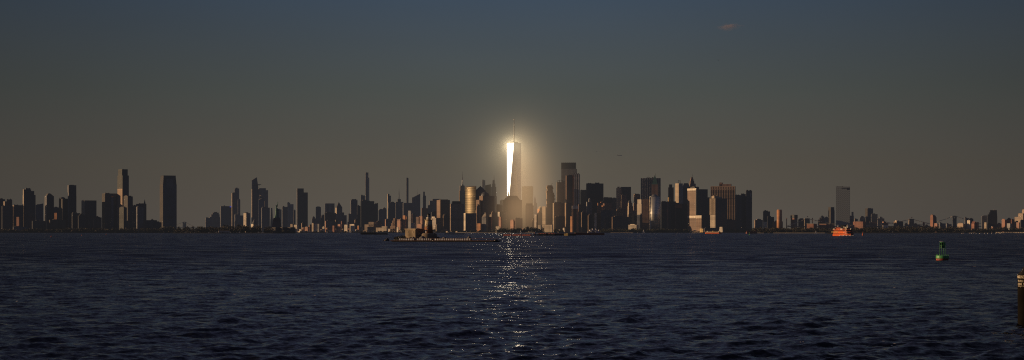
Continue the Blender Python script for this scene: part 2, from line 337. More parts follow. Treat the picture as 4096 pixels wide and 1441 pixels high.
# ------------------------------------------------------------------ midtown, far behind
def midtown():
    G = 'far midtown'
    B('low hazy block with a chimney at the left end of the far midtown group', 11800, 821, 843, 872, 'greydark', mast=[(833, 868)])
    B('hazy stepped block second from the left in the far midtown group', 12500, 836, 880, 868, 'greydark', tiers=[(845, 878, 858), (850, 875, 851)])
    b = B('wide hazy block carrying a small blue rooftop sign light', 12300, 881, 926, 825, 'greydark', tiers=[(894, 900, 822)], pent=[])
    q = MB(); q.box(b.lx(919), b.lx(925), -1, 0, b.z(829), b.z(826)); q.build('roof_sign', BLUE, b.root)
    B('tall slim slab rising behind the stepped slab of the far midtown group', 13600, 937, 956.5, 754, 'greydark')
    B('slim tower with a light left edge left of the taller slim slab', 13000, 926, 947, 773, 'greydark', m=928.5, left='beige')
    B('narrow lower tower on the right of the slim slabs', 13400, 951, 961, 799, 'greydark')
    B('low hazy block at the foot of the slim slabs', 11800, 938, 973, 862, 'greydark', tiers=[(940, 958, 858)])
    B('short block with a bright cream lit side near the tower with slanted top', 9800, 974, 1001, 853, 'greydark', m=985, left='beige', th=40)
    # tower with slanted top and a jutting deck
    b = B('tall tower with a slanted peaked top and an observation deck jutting right', 12500, 1006, 1037, 757, 'navy', m=1008, left='beige', pent=[])
    t = MB(); zb = b.z(757) - .2; w = b.w
    t.prism([(0, 0, zb), (b.lx(1034), 0, zb), (b.lx(1034), b.d, zb), (0, b.d, zb)], [(0, 0, b.z(721)), (b.lx(1027.5), 0, b.z(710)), (b.lx(1027.5), b.d, b.z(710)), (0, b.d, b.z(721))]); t.build('sloped_top', mat('navy'), b.root)
    t = MB(); t.prism([(b.lx(1014), -14, b.z(739)), (b.lx(1034), -14, b.z(742)), (b.lx(1045), 0, b.z(738.6)), (b.lx(1014), 4, b.z(739))], [(b.lx(1012), -14, b.z(737)), (b.lx(1036), -14, b.z(738)), (b.lx(1045), 0, b.z(737.6)), (b.lx(1014), 4, b.z(737))]); t.build('observation_deck', METAL, b.root)
    t = MB(); t.tube((0, -1, b.z(721)), (b.lx(1027.5), -1, b.z(710)), 1.6); t.build('roof_edge', ROOFL, b.root)
    B('broad hazy tower right behind the tower with the jutting deck', 12900, 1034, 1072, 761, 'greydark', pent=[], tiers=[(1034, 1063.5, 753)])
    b = B('bluish glass tower with a slanted top outlined by sunlit edges', 12200, 1034, 1059, 797, 'blueglass', pent=[], th=3)
    t = MB(); z0 = b.zt - .2; x0, x1 = b.lx(1036), b.w
    t.prism([(x0, 0, z0), (x1, 0, z0), (x1, b.d, z0), (x0, b.d, z0)], [(x0 + 4, 0, b.z(781)), (x1, 0, b.z(790)), (x1, b.d, b.z(790)), (x0 + 4, b.d, b.z(781))]); t.build('sloped_top', mat('blueglass'), b.root)
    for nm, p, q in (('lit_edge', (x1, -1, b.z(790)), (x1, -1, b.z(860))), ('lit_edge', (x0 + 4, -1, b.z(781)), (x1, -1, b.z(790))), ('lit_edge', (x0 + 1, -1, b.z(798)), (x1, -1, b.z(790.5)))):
        t = MB(); t.tube(p, q, 2.3, n=4); t.build(nm, ROOFL, b.root)  # pale tubes added as the sunlit edges
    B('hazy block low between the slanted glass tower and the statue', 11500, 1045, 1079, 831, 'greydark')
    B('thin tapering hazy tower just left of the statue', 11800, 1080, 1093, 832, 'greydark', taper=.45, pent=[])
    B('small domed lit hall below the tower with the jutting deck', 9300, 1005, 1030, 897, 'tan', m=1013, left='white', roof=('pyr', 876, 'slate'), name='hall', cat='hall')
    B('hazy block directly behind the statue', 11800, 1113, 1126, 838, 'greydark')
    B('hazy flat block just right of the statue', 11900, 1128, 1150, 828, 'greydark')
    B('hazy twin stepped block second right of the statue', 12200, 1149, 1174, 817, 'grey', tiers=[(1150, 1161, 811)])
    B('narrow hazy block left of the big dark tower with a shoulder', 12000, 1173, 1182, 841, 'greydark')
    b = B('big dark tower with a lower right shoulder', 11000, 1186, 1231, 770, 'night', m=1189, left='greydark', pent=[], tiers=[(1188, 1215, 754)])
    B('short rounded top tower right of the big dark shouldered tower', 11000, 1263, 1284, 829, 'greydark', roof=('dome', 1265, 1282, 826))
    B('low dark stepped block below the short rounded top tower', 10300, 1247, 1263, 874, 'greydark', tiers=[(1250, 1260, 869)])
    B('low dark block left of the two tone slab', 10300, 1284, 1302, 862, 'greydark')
    b = B('two tone slab with pale and dark vertical panels', 11500, 1299, 1338, 814, 'greydark', pent=[])
    for l, r in ((1300, 1308), (1316, 1325)): b.wing('pale_panel', l, r, 815, 'grey', -1, 2, z0=b.z(852))
    B('wide dark block below the two tone slab', 10200, 1297, 1342, 852, 'night')
    b = B('stone tower with a steep pyramid roof and a sunlit left side', 10200, 1341, 1369, 831, 'greydark', m=1347, left='beige', th=25, roof=('pyr', 808, 'slate'))
    b.wing('stepped_shoulder', 1366, 1377, 850, 'greydark', 2, 20); b.wing('stepped_shoulder', 1374, 1388, 861, 'greydark', 4, 22)
    B('small stone tower low on the left of the tower with corner pins', 10800, 1393, 1404, 856, 'greydark')
    b = B('dark tower with four corner pins on its crown', 10900, 1402, 1430, 801, 'greydark', pent=[(1407, 1426, 797)], mast=[(1404, 797), (1412, 796), (1421, 796), (1429, 796)])
    B('dark flat block right of the tower with corner pins', 10800, 1428, 1444, 824, 'night')
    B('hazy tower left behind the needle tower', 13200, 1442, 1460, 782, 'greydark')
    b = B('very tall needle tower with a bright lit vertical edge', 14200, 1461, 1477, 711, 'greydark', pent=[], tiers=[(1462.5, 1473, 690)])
    b.wing('lit_edge', 1471.2, 1473.6, 690, 'white', -3, 1, left='white', z0=b.z(806))  # white strip painted as the bright line of light on the edge
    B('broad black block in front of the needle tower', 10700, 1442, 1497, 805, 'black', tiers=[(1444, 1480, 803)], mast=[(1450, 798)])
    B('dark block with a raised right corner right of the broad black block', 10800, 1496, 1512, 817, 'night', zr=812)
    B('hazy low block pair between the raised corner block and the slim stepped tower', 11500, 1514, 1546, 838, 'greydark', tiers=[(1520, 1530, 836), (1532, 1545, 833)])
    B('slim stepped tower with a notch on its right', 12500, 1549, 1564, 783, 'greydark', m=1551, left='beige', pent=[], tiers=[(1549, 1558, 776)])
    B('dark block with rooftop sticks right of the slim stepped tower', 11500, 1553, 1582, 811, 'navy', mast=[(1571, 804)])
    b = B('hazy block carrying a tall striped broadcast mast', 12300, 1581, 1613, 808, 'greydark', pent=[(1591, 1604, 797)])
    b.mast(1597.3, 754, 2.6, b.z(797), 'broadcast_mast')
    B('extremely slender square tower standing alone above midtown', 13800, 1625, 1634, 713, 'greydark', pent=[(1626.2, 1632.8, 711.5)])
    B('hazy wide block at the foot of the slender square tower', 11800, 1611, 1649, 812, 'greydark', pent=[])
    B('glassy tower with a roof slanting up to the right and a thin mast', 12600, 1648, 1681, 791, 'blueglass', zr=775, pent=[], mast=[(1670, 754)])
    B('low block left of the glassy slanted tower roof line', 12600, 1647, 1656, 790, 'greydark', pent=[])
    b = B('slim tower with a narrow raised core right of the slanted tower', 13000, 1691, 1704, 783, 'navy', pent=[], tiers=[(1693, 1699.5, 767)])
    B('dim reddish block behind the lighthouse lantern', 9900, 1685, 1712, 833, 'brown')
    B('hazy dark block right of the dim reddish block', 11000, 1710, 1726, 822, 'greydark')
    B('hazy broad stepped block left of the tower with a lit slanted gable', 11200, 1716, 1764, 803, 'greydark', pent=[], tiers=[(1730, 1762, 796)])
    # behind downtown
    b = B('stepped stone tower with a slender tapering spire left of the golden cylinder', 11800, 1836, 1861, 763, 'greydark', m=1838, left='tan', pent=[], tiers=[(1841, 1859, 743)])
    x = b.lx(1851); q = MB(); k = b.s
    q.rings([(5 * k, b.z(743) - .3), (4 * k, b.z(740)), (2.6 * k, b.z(735)), (2.2 * k, b.z(722)), (1.5 * k, b.z(714))], x, b.d / 2, 10); q.build('spire_base', mat('steel'), b.root)
    q = MB(); q.tube((x, b.d / 2, b.z(714)), (x, b.d / 2, b.z(704)), 1.2 * k, .7 * k); q.tube((x, b.d / 2, b.z(704)), (x, b.d / 2, b.z(686)), .6 * k, .2 * k); q.build('spire', METAL, b.root)
    B('slim grey block showing above the dark pyramid roof', 11800, 1928, 1941, 721, 'grey')
    b = B('tapering glass tower with a thin spire right of the dome topped tower', 11500, 1963, 1987, 785, 'navy', pent=[], tiers=[(1965, 1985, 748), (1969, 1982, 735), (1971, 1979, 721)]); b.mast(1977, 699, 2.0)
    b = B('far stone tower with a stepped needle crown and bright tip', 11400, 2133, 2148, 812, 'grey', pent=[])
    q = MB(); x = b.lx(2140); k = b.s; q.frus(x - 5.2 * k, x + 5.2 * k, 2, 14, b.zt - .3, b.z(797), .72); q.frus(x - 3.4 * k, x + 3.4 * k, 4, 12, b.z(797) - .3, b.z(787), .35); q.frus(x - .9 * k, x + .9 * k, 6, 9, b.z(787) - .3, b.z(777), .1); q.build('needle_crown', mat('steel'), b.root)

# ------------------------------------------------------------------ low lit things along the middle waterfront
def waterfront():
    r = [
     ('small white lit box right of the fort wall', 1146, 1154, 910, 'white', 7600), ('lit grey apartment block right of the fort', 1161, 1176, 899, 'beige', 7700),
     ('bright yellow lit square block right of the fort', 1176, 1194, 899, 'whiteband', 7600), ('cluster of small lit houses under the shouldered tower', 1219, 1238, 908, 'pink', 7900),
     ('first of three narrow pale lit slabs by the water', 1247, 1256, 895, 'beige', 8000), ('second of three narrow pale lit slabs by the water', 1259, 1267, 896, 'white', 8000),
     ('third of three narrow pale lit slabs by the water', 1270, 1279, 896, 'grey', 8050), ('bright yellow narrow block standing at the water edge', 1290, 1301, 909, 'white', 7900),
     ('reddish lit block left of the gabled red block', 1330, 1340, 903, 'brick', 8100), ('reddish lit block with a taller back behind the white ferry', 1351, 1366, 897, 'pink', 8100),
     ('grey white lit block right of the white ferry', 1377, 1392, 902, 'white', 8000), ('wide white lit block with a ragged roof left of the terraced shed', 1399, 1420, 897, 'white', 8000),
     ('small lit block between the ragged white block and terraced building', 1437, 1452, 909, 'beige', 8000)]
    for k, (lb, l, rr, t, mk, D) in enumerate(r):
        b = B(lb, D + 650, l, rr, t, mk, m=l + (rr - l) * random.uniform(.6, .85), th=52, left=mk, name='waterfront_block', cat='apartment block', tiers=[(l + (rr - l) * .6, rr, t - 2.5)] if k % 3 == 1 else ())
    extra = [('low pale shed right of the bright yellow lit square block', 1197, 1206, 917, 'white'), ('pink gabled house behind the long quay shed', 1208, 1217, 912, 'pink'), ('tiny white house at the right end of the quay shed', 1258, 1264, 921, 'white'), ('low tan row under the third narrow pale slab', 1280, 1289, 917, 'tan'),
     ('low orange house right of the bright yellow narrow block', 1303, 1311, 914, 'orange'), ('white flat house behind the low white launch', 1313, 1327, 921, 'white'), ('small pink house left of the white ferry boat', 1341, 1349, 916, 'pink'), ('beige shed directly behind the white ferry boat', 1366, 1376, 918, 'beige'),
     ('small brick house between the two white lit blocks', 1392, 1399, 914, 'brick'), ('white shed right of the ragged roof block', 1421, 1431, 918, 'white'), ('orange house left of the terraced building', 1432, 1437, 905, 'orange'), ('cream cottage right of the white warehouse', 1554, 1561, 916, 'white'), ('white low shed below the pink setback block', 1598, 1611, 920, 'white'),
     ('pale shed at the foot of the slim grey lit tower', 1626, 1640, 917, 'beige'), ('pink low house at the foot of the capped dark tower', 1774, 1786, 917, 'pink'), ('cream low house left of the white sided ribbed block', 1840, 1853, 919, 'beige')]
    for k, (lb, l, rr, t, mk) in enumerate(extra):
        B(lb, 8240 if l < 1560 else 8300, l, rr, t, mk, m=l + (rr - l) * random.uniform(.6, .85), th=55, left=mk, name='waterfront_house', cat='house', roof=('gable', t - 2.5, 'roof_light') if k % 3 == 1 else None, pent=[])
    b = B('long low bright lit quay shed left of the white ferry', 8200, 1188, 1257, 926.5, 'white', m=1200, th=45, depth=14, name='quay_shed', cat='shed')
    # terraced striped building
    b = B('terraced striped building stepping up to the right behind the black barge', 8650, 1452, 1508, 922, 'beigeband', m=1495, th=62, left='beigeband', depth=60, name='terraced_block', cat='office block', pent=[])
    for nm, y0, y1, t in (('terrace', .0, .8, 898), ('terrace', .0, .45, 888)):
        q = MB(); q.box(.4, b.w - .4, b.d * y0 + .4, b.d * y1, b.z(922) - .2, b.z(t), [0, 0, 0, 0]); q.build(nm, mat('beigeband'), b.root)
    b = B('windowless white lit warehouse with a raised right part', 8450, 1508, 1553, 911, 'white', m=1546, th=66, depth=52, left='whitewall', name='warehouse', cat='warehouse', pent=[])
    q = MB(); q.box(.3, b.w - .3, .3, b.d * .45, b.z(911) - .2, b.z(905.5)); q.build('raised_part', mat('whitewall'), b.root)
    b = B('stepped pyramid block with striped lit sides left of the fort', 8750, 1561, 1587, 905, 'tanband', m=1580, th=60, left='tanband', pent=[], name='apartment_block', cat='apartment block')
    for q_, (f0, t) in enumerate(((.12, 893), (.24, 883), (.36, 873))):
        q = MB(); q.box(.3, b.w - .3, .3, b.d * (1 - f0 * 1.7), b.z(905) - .2, b.z(t), [0]); q.build('upper_step', mat('tanband'), b.root)
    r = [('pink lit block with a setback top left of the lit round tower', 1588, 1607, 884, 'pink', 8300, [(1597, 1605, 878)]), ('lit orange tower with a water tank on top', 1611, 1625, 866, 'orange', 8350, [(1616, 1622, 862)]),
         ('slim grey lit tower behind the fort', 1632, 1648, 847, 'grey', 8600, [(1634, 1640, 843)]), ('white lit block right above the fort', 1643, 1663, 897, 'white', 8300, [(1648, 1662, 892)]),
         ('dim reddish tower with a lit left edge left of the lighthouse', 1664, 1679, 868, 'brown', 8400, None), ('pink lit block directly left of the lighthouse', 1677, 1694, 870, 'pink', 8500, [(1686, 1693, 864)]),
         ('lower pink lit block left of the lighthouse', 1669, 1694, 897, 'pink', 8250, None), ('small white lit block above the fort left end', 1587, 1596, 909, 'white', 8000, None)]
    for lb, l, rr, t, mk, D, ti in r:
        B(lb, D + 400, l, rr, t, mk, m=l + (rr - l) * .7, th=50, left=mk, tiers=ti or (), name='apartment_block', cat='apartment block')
    for n, (l, r_, t, D) in enumerate(((1205, 1222, 893, 8700), (1236, 1250, 902, 8500), (1300, 1332, 884, 8800), (1340, 1352, 881, 8800), (1364, 1380, 886, 8700), (1390, 1402, 888, 8700), (1418, 1440, 880, 8800), (1505, 1530, 887, 8800), (1540, 1566, 878, 8900), (1600, 1614, 876, 8900), (1624, 1636, 868, 8900), (1646, 1668, 858, 9000))):
        B(('dark low block behind the shore under the shouldered tower', 'dark low block behind the three narrow pale slabs', 'dark wide low block under the two tone slab', 'dark small block under the pyramid roof tower', 'dark low block right of the gabled red block', 'dark low block behind the grey white lit block',
            'dark wide low block behind the terraced building left end', 'dark low block behind the white warehouse', 'dark low block behind the stepped pyramid block', 'dark narrow block left of the lit orange tower', 'dark narrow block right of the lit orange tower', 'dark wide block above the fort right end')[n], D + 350, l, r_, t, ('night', 'brown', 'greydark')[n % 3], m=l + 2.5, left=('tan', 'brick', 'pink')[n % 3], name='low_block', cat='city block')
# ------------------------------------------------------------------ the downtown towers
def downtown():
    # left cluster
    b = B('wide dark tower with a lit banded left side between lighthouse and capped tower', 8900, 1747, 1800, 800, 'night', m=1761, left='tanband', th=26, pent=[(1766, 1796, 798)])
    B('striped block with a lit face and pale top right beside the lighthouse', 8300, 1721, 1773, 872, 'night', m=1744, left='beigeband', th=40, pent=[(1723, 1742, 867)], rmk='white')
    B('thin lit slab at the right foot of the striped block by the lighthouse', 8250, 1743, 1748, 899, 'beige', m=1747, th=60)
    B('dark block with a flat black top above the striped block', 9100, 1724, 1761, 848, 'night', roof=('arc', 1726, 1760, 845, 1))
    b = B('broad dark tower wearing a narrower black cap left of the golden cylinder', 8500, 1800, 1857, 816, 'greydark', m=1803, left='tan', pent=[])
    q = MB(); q.frus(b.lx(1808), b.lx(1845), b.d * .1, b.d * .9, b.zt - .3, b.z(805), .86); q.build('cap', mat('black'), b.root)
    # golden cylinder: ridged curved front
    D = 8650; b = B('golden curved tower with shining horizontal ridges', D, 1859, 1903, 744, 'steel', body=False)
    R = 44 * b.s / (math.sin(math.radians(60)) - math.sin(math.radians(30))); b.root.location.x = X(1903, D); b.root.rotation_euler.z = 0
    def arc(k):      # a shallow curve facing the river: its face turns from far left to half left
        an = [math.radians(-60 + 30 * q / 20) for q in range(21)]
        p = [((R * k) * math.sin(t_) - R * math.sin(an[-1]), -(R * k) * math.cos(t_) + R * math.cos(an[-1])) for t_ in an]
        return p + [(p[-1][0] + 1, p[-1][1] + 62), (p[0][0] + 3, p[0][1] + 14)]
    q = MB(); pr = []; z = 0; top = b.z(745.5)
    while z < top - 1: pr += [(.9965, z), (1.0, z + 1.4), (1.0, z + 6.2), (.9965, z + 7.4)]; z += 10.6
    lp = [[(x, y, zz) for x, y in arc(k)] for k, zz in pr]
    for lo, hi in zip(lp[:-1], lp[1:]):
        for i_ in range(len(lo)): j_ = (i_ + 1) % len(lo); q.face([lo[i_], lo[j_], hi[j_], hi[i_]], [(0, lo[i_][2]), (1, lo[j_][2]), (1, hi[j_][2]), (0, hi[i_][2])])
    q.face(lp[-1]); q.build('body', mat('goldglass'), b.root)
    q = MB(); q.prism([(x, y, pr[-1][1]) for x, y in arc(.994)], [(x, y, b.z(744)) for x, y in arc(.994)]); q.build('roof_rim', ROOF, b.root)
    B('dark ribbed block standing in front of the golden curved tower', 8350, 1855, 1906, 853, 'ribs2', m=1862, left='white', th=14, pent=[])
    B('dark tower with a shallow pyramid roof right of the golden curved tower', 8700, 1900, 1943, 764, 'night', m=1902, left='greydark', roof=('pyr', 744, 'slate'))
    b = B('dark tower with two angled fins on top left of the tapering glass tower', 9300, 1939, 1964, 742, 'black', zr=737, pent=[], th=3)
    b = B('dome topped dark tower with a lit striped stepped left face', 8500, 1917, 1978, 784, 'night', m=1931, left='tanband', th=20, roof=('dome', 1931, 1965, 767, 'slate'))
    b.wing('lower_wing', 1918, 1923, 800, 'tanband', 2, b.d - 2, left='tanband')
    for n, (l, m, r, t, mk, lb) in enumerate(((1927, 1944, 1945, 868, 'grey', 'grey mottled block with a row of lit pinnacles below the dome topped tower'), (1953, 1963, 1966, 868, 'brick', 'lit orange block standing right of the pinnacled block'), (1908, 1922, 1926, 894, 'orange', 'short lit orange block left of the pinnacled block'))):
        b = B(lb, 8150, l, r, t, mk, m=m, th=55, left=mk, name='apartment_block', cat='apartment block', pent=[])
        if n == 0:
            for px, tp in ((1935, 862), (1940, 858), (1945, 856), (1949, 850), (1953, 855)):
                q = MB(); x = (px - b.m) * b.s; q.frus(x - 2, x + 2, 6, 10, 0 if px > 1945 else b.zt - 1, b.z(tp), .5); q.build('pinnacle', mat('white'), b.root)
    B('tan gabled lit block just above the lit orange block', 8300, 1958, 1968, 868, 'pink', m=1966, th=50, roof=('gable', 858, 'roof_light'), name='apartment_block', cat='apartment block')
    B('dark block low between the dome topped tower and the tallest tower', 8800, 1983, 2011, 821, 'night', m=1985)
    B('dark flat block behind the low dark block left of the tallest tower', 9300, 2000, 2021, 802, 'greydark')
    B('block with a bright white lit upper side low left of the tallest tower', 8350, 1991, 2003, 848, 'night', m=1999, left='whiteband', th=45)
    B('small orange lit block below the white sided block', 8200, 1995, 2007, 868, 'pink', m=2004, th=50, name='apartment_block', cat='apartment block')
    b = B('dark tower with a flattened pyramid top and lit stepped side before the tallest tower', 8500, 2013, 2088, 800, 'brown', m=2032, left='tanband', th=20, pent=[])
    q = MB(); q.frus(2, b.w - 8, 2, b.d - 2, b.zt - .3, b.z(783), .62); q.build('roof', mat('slate'), b.root)
    q = MB(); q.box(-10, 0.2, 3, b.d - 3, 0, b.z(848), [1, 1, 1, 1]); q.build('lower_wing', [mat('brown'), mat('tanband'), ROOF], b.root)
    q = MB(); q.frus(1, 8, 4, 12, b.zt - .3, b.z(768), .4); q.build('corner_turret', mat('slate'), b.root)
    tallest()
    B('wide horizontally striped glass block right of the tallest tower', 9200, 2088, 2133, 746, 'brownband', th=-5, depth=30, pent=[(2094, 2128, 745)])
    b = B('brown stepped tower with a lit left edge in front of the striped glass block', 8500, 2102, 2134, 822, 'brown', m=2106, left='tan', pent=[], tiers=[(2108, 2130, 814)])
    b = B('lit orange stepped block low on the right of the stepped faced tower', 8100, 2041, 2060, 885, 'orange', m=2054, th=48, left='pink', name='apartment_block', cat='apartment block', pent=[], tiers=[(2052, 2059, 879)])
    B('dark low block left of the brown stepped tower', 8300, 2059, 2090, 874, 'brown')
    B('narrow banded lit block right of the brown stepped tower', 8200, 2137, 2152, 858, 'tanband', m=2146, left='beigeband', th=45)
    B('dark block behind the narrow banded lit block', 8500, 2147, 2169, 853, 'brown')
    B('brownish block with a lit orange gable', 8800, 2150, 2170, 836, 'tan', roof=('gable', 826, 'roof_light'), m=2158, left='orange', th=30)
    B('tall beige lit block left of the orange block under the jagged tower', 8600, 2168, 2186, 826, 'beige', m=2182, th=55, left='beige')
    B('orange lit tower with dark floors below the jagged stacked tower', 8500, 2189, 2207, 827, 'tan', m=2204, left='tan', th=55)
    jagged()
    b = B('broad dark tower with a pale left edge at the foot of the curved lit tower', 8400, 2211, 2262, 812, 'brown', m=2216, left='beige', pent=[(2220, 2245, 809)])
    b = B('dark curved tower with a dotted bright left edge and open frame roof', 9000, 2226, 2257, 729, 'brown', m=2231, left='beigeband', th=14, pent=[])
    for l, r, t in ((2227, 2240, 722), (2238, 2252, 721), (2250, 2257, 724)):
        q = MB(); z0 = b.zt - .3; x0, x1 = max(.5, b.lx(l)), b.lx(r)
        q.tube((x0, 4, z0), (x0, 4, b.z(t)), .9, n=4); q.tube((x1, 4, z0), (x1, 4, b.z(t)), .9, n=4); q.tube((x0, 4, b.z(t)), (x1, 4, b.z(t + 1.5)), .9, n=4); q.build('roof_frame', METAL, b.root)
    b = B('tall pale tower with a dark gridded crown and a shoulder on its right', 9100, 2245, 2308, 676, 'greydark', th=-6, depth=30, pent=[])
    q = MB(); x0, x1 = .6, b.lx(2302); q.box(x0, x1, 1, b.d - 1, b.zt - .3, b.z(651), [0] * 4, 0)
    for k in range(8):
        xx = x0 + (x1 - x0) * k / 7; q.box(xx - .9, xx + .9, .2, 1.5, b.zt, b.z(650.6))
    q.build('crown', mat('black'), b.root)
    b = B('dark slab tower in front of the tall crowned tower, its right edge bronze', 8650, 2263, 2297, 702, 'black', m=2266, left='brown', pent=[(2274, 2293, 700)])
    b.wing('bronze_edge', 2290, 2296, 703, 'orange', -5, 6, left='orange', z0=0)
    B('pale grey ribbed tower right of the dark slab with bronze edge', 8800, 2294, 2320, 697, 'ribs', th=-6, depth=26, tiers=[(2297, 2315, 694)], pent=[])
    B('dark block with a thin lit left strip below the dark slab', 8350, 2259, 2286, 812, 'night', m=2264, left='tan', pent=[(2266, 2276, 808)])
    b = B('orange lit slim block left of the arch fronted block', 8150, 2281, 2292, 866, 'orange', m=2289, th=55, left='orange')
    # arch fronted block
    b = B('brown block with a tall dark arch opening and pale top band', 8200, 2288, 2314, 826, 'night', pent=[], th=4)
    for l, r in ((2288, 2293.5), (2305, 2313.6)): b.wing('lit_pillar', l, r, 826, 'orange', -7, 1, left='pinkband')
    b.wing('top_band', 2288, 2313.6, 823, 'white', -7.6, 1.4, left='white', z0=b.z(836)); 
    B('dark mass of offices left of the wide black box tower', 8600, 2313, 2354, 818, 'night', m=2315, left='brown')
    B('wide black box tower with a small rooftop plant', 8800, 2345, 2414, 734, 'black', m=2346.5, left='night', pent=[(2382, 2398, 731), (2352, 2366, 733)])
    B('dark flat tower just left of the wide black box tower', 9000, 2321, 2347, 761, 'night', pent=[(2324, 2346, 760)])
    b = B('grey round shouldered tower with a small lit cap before the black box tower', 8500, 2345, 2368, 808, 'greydark', m=2348, left='grey', pent=[])
    q = MB(); q.rings([(4.6 * b.s, b.zt - .3), (4.4 * b.s, b.z(799)), (2.8 * b.s, b.z(794.5)), (.3, b.z(793))], b.lx(2359.5), b.d / 2, 12); q.build('cap', mat('grey'), b.root)
    b = B('dark block with a bright thin vertical edge near the crane barge', 8200, 2379, 2402, 852, 'night', m=2386.5, left='white', th=52, depth=12)
    B('dark flat block right of the wide black box tower', 9000, 2413, 2449, 790, 'night', pent=[(2418, 2432, 789)])
    B('dark narrow block between the flat block and the art deco tower', 9000, 2448, 2466, 793, 'greydark')
    B('brown low block with lit orange patches below the black box tower', 8600, 2390, 2449, 812, 'brown', m=2392, left='orange', tiers=[(2404, 2420, 808)])
    for l, r, t, mk, lb in ((2408, 2413, 822, 'orange', 'first tall orange lit fin block of the pair below the flat block'), (2414, 2418.5, 814, 'pink', 'second taller orange lit fin block of the pair below the flat block')):
        B(lb, 8350, l, r, t, mk, m=r - .8, th=60, name='fin_block', cat='city block')
    b = B('lit ornate stone tower left of the black glass box', 8800, 2465, 2486, 752, 'tan', m=2481, left='beige', th=45, pent=[(2468, 2480, 747)], rmk='beige')
    B('black glass box behind the lit ornate stone tower', 8950, 2481, 2524, 748, 'black', pent=[])
    B('mid beige stepped block in front of the black glass box', 8650, 2484, 2526, 806, 'brown', m=2486, left='beige', tiers=[(2485, 2508, 795), (2487, 2506, 780)])
    b = B('stepped stone tower with lit left setbacks and a pointed top', 8450, 2510, 2538, 842, 'brown', m=2515, left='beige', th=30, tiers=[(2514, 2533, 825), (2516, 2529, 812)], pent=[]); b.roof(('pyr', 800)) if False else None
    q = MB(); x = b.lx(2522); q.frus(x - 4.5 * b.s, x + 4.5 * b.s, 5, 17, b.z(812) - .3, b.z(800), .1); q.build('roof', mat('slate'), b.root)
    B('brown flat tower left of the ribbed slab tower', 9000, 2535, 2561, 777, 'brown', m=2538, left='tan', pent=[(2540, 2556, 775.5)])
    b = B('wide slab tower with strong vertical ribs behind the green pyramid', 8900, 2564, 2643, 713, 'ribs', th=-6, depth=30, pent=[(2585, 2600, 711), (2606, 2613, 710)], mast=[(2591, 703)])
    q = MB()
    for k in range(12):
        x = b.w * k / 11; q.box(x - 1.1, x + 1.1, -1.6, .3, 0, b.z(713.4))
    q.build('rib', mat('ribs'), b.root)
    b = B('brown stone tower with a steep green copper pyramid roof and spire', 8600, 2606, 2633, 738, 'brown', th=-4, depth=24, pent=[])
    q = MB(); q.frus(1, b.w - 1, 1, b.d - 1, b.zt - .3, b.z(733), .8); q.frus(3, b.w - 3, 3, b.d - 3, b.z(734), b.z(702), .1); q.build('roof', COPPER, b.root)
    b.mast(2620, 692, 1.2, b.z(703), 'spire')
    # silver curved tower
    D = 8150; b = B('silver curved glass tower with a lit ribbed left strip', D, 2599, 2644, 787, 'steel', body=False)
    rx = 22 * b.s; b.root.location.x = X(2622, D); b.root.rotation_euler.z = 0; q = MB()
    q.rings([(rx, 0), (rx, b.z(787))], 0, rx * .7, 40, .7); q.build('body', mat('silverglass'), b.root)
    b.zt = b.z(787); q = MB(); q.rings([(rx * .93, b.zt - .2), (rx * .93, b.zt + 2), (rx * .55, b.zt + 2.4), (rx * .5, b.z(781)), (rx * .36, b.z(780.4)), (rx * .34, b.z(778))], -3, rx * .7, 28, .7); q.build('penthouse', mat('steel'), b.root)
    q = MB(); q.box(-rx - 1, -rx + 4.6, rx * .35, rx * 1.05, 0, b.z(788), [0] * 4, 1)
    for k in range(26): q.box(-rx - 2, -rx + 4.9, rx * .3, rx * .36, 3 + k * (b.z(792) / 26), 5 + k * (b.z(792) / 26))
    q.build('ribbed_strip', [mat('white'), ROOF], b.root)
    B('brown slab tower left of the silver curved tower', 8250, 2569, 2597, 798, 'brown2', th=-9, depth=20, pent=[(2574, 2590, 796.5)])
    b = B('white banded lit block above dark glass left of the brown slab', 8350, 2548, 2571, 817, 'whiteband', m=2566, th=55, left='whiteband', pent=[], tiers=[(2556, 2570, 798)])
    q = MB(); q.box(-1.2, b.w + .4, -1, b.d - 1, 0, b.z(860), [0] * 4); q.build('glass_base', mat('navy'), b.root)
    B('white striped low terminal block behind the shore trees', 7900, 2521, 2554, 900, 'whiteband', m=2546, th=60, left='whiteband', depth=40, name='terminal_block', cat='low block', pent=[(2524, 2530, 897)], rmk='white')
    b = B('black tower with a brownish vertical strip right of the silver curved tower', 8250, 2644, 2682, 807, 'black', pent=[(2648, 2664, 805)])
    b.wing('vertical_strip', 2667, 2673.5, 806, 'brown', -2, 2)
    b = B('black tower crowned by a bright yellow lit block', 8350, 2671, 2704, 806, 'black', pent=[])
    for l, r, t in ((2667, 2683, 795), (2670, 2681, 790)): b.block('lit_crown', max(l, 2672), r, t, 'orange2', y0=.05, y1=.95, z0=b.zt - (.3 if t > 792 else -b.z(795) + b.zt + .3))
    B('slim dark tower with a narrower top behind the yellow crowned tower', 8800, 2672, 2695, 750, 'black', pent=[], tiers=[(2677, 2689, 738)])
    b = B('cream stone tower with rooftop scaffold right of the slim dark tower', 8700, 2701, 2731, 734, 'grey', m=2715, left='beige', th=32, pent=[])
    for l, r in ((2710, 2723),):
        q = MB(); z0 = b.zt - .3; x0, x1 = b.lx(2716), b.lx(2724)
        for xx in (x0, x1): q.tube((xx, 6, z0), (xx, 6, b.z(721)), .8, n=4)
        for zz in (723, 728): q.tube((x0, 6, b.z(zz)), (x1, 6, b.z(zz)), .7, n=4)
        q.build('scaffold', METAL, b.root)
    B('dark block with a sloping mansard roof right of the cream stone tower', 8850, 2727, 2761, 750, 'night', roof=('hip', 733, .5, 'slate'))
    b = B('dark tower with a reddish lit top band in front of the cream stone tower', 8250, 2700, 2755, 815, 'black', m=2703, left='brown', pent=[(2706, 2718, 812)])
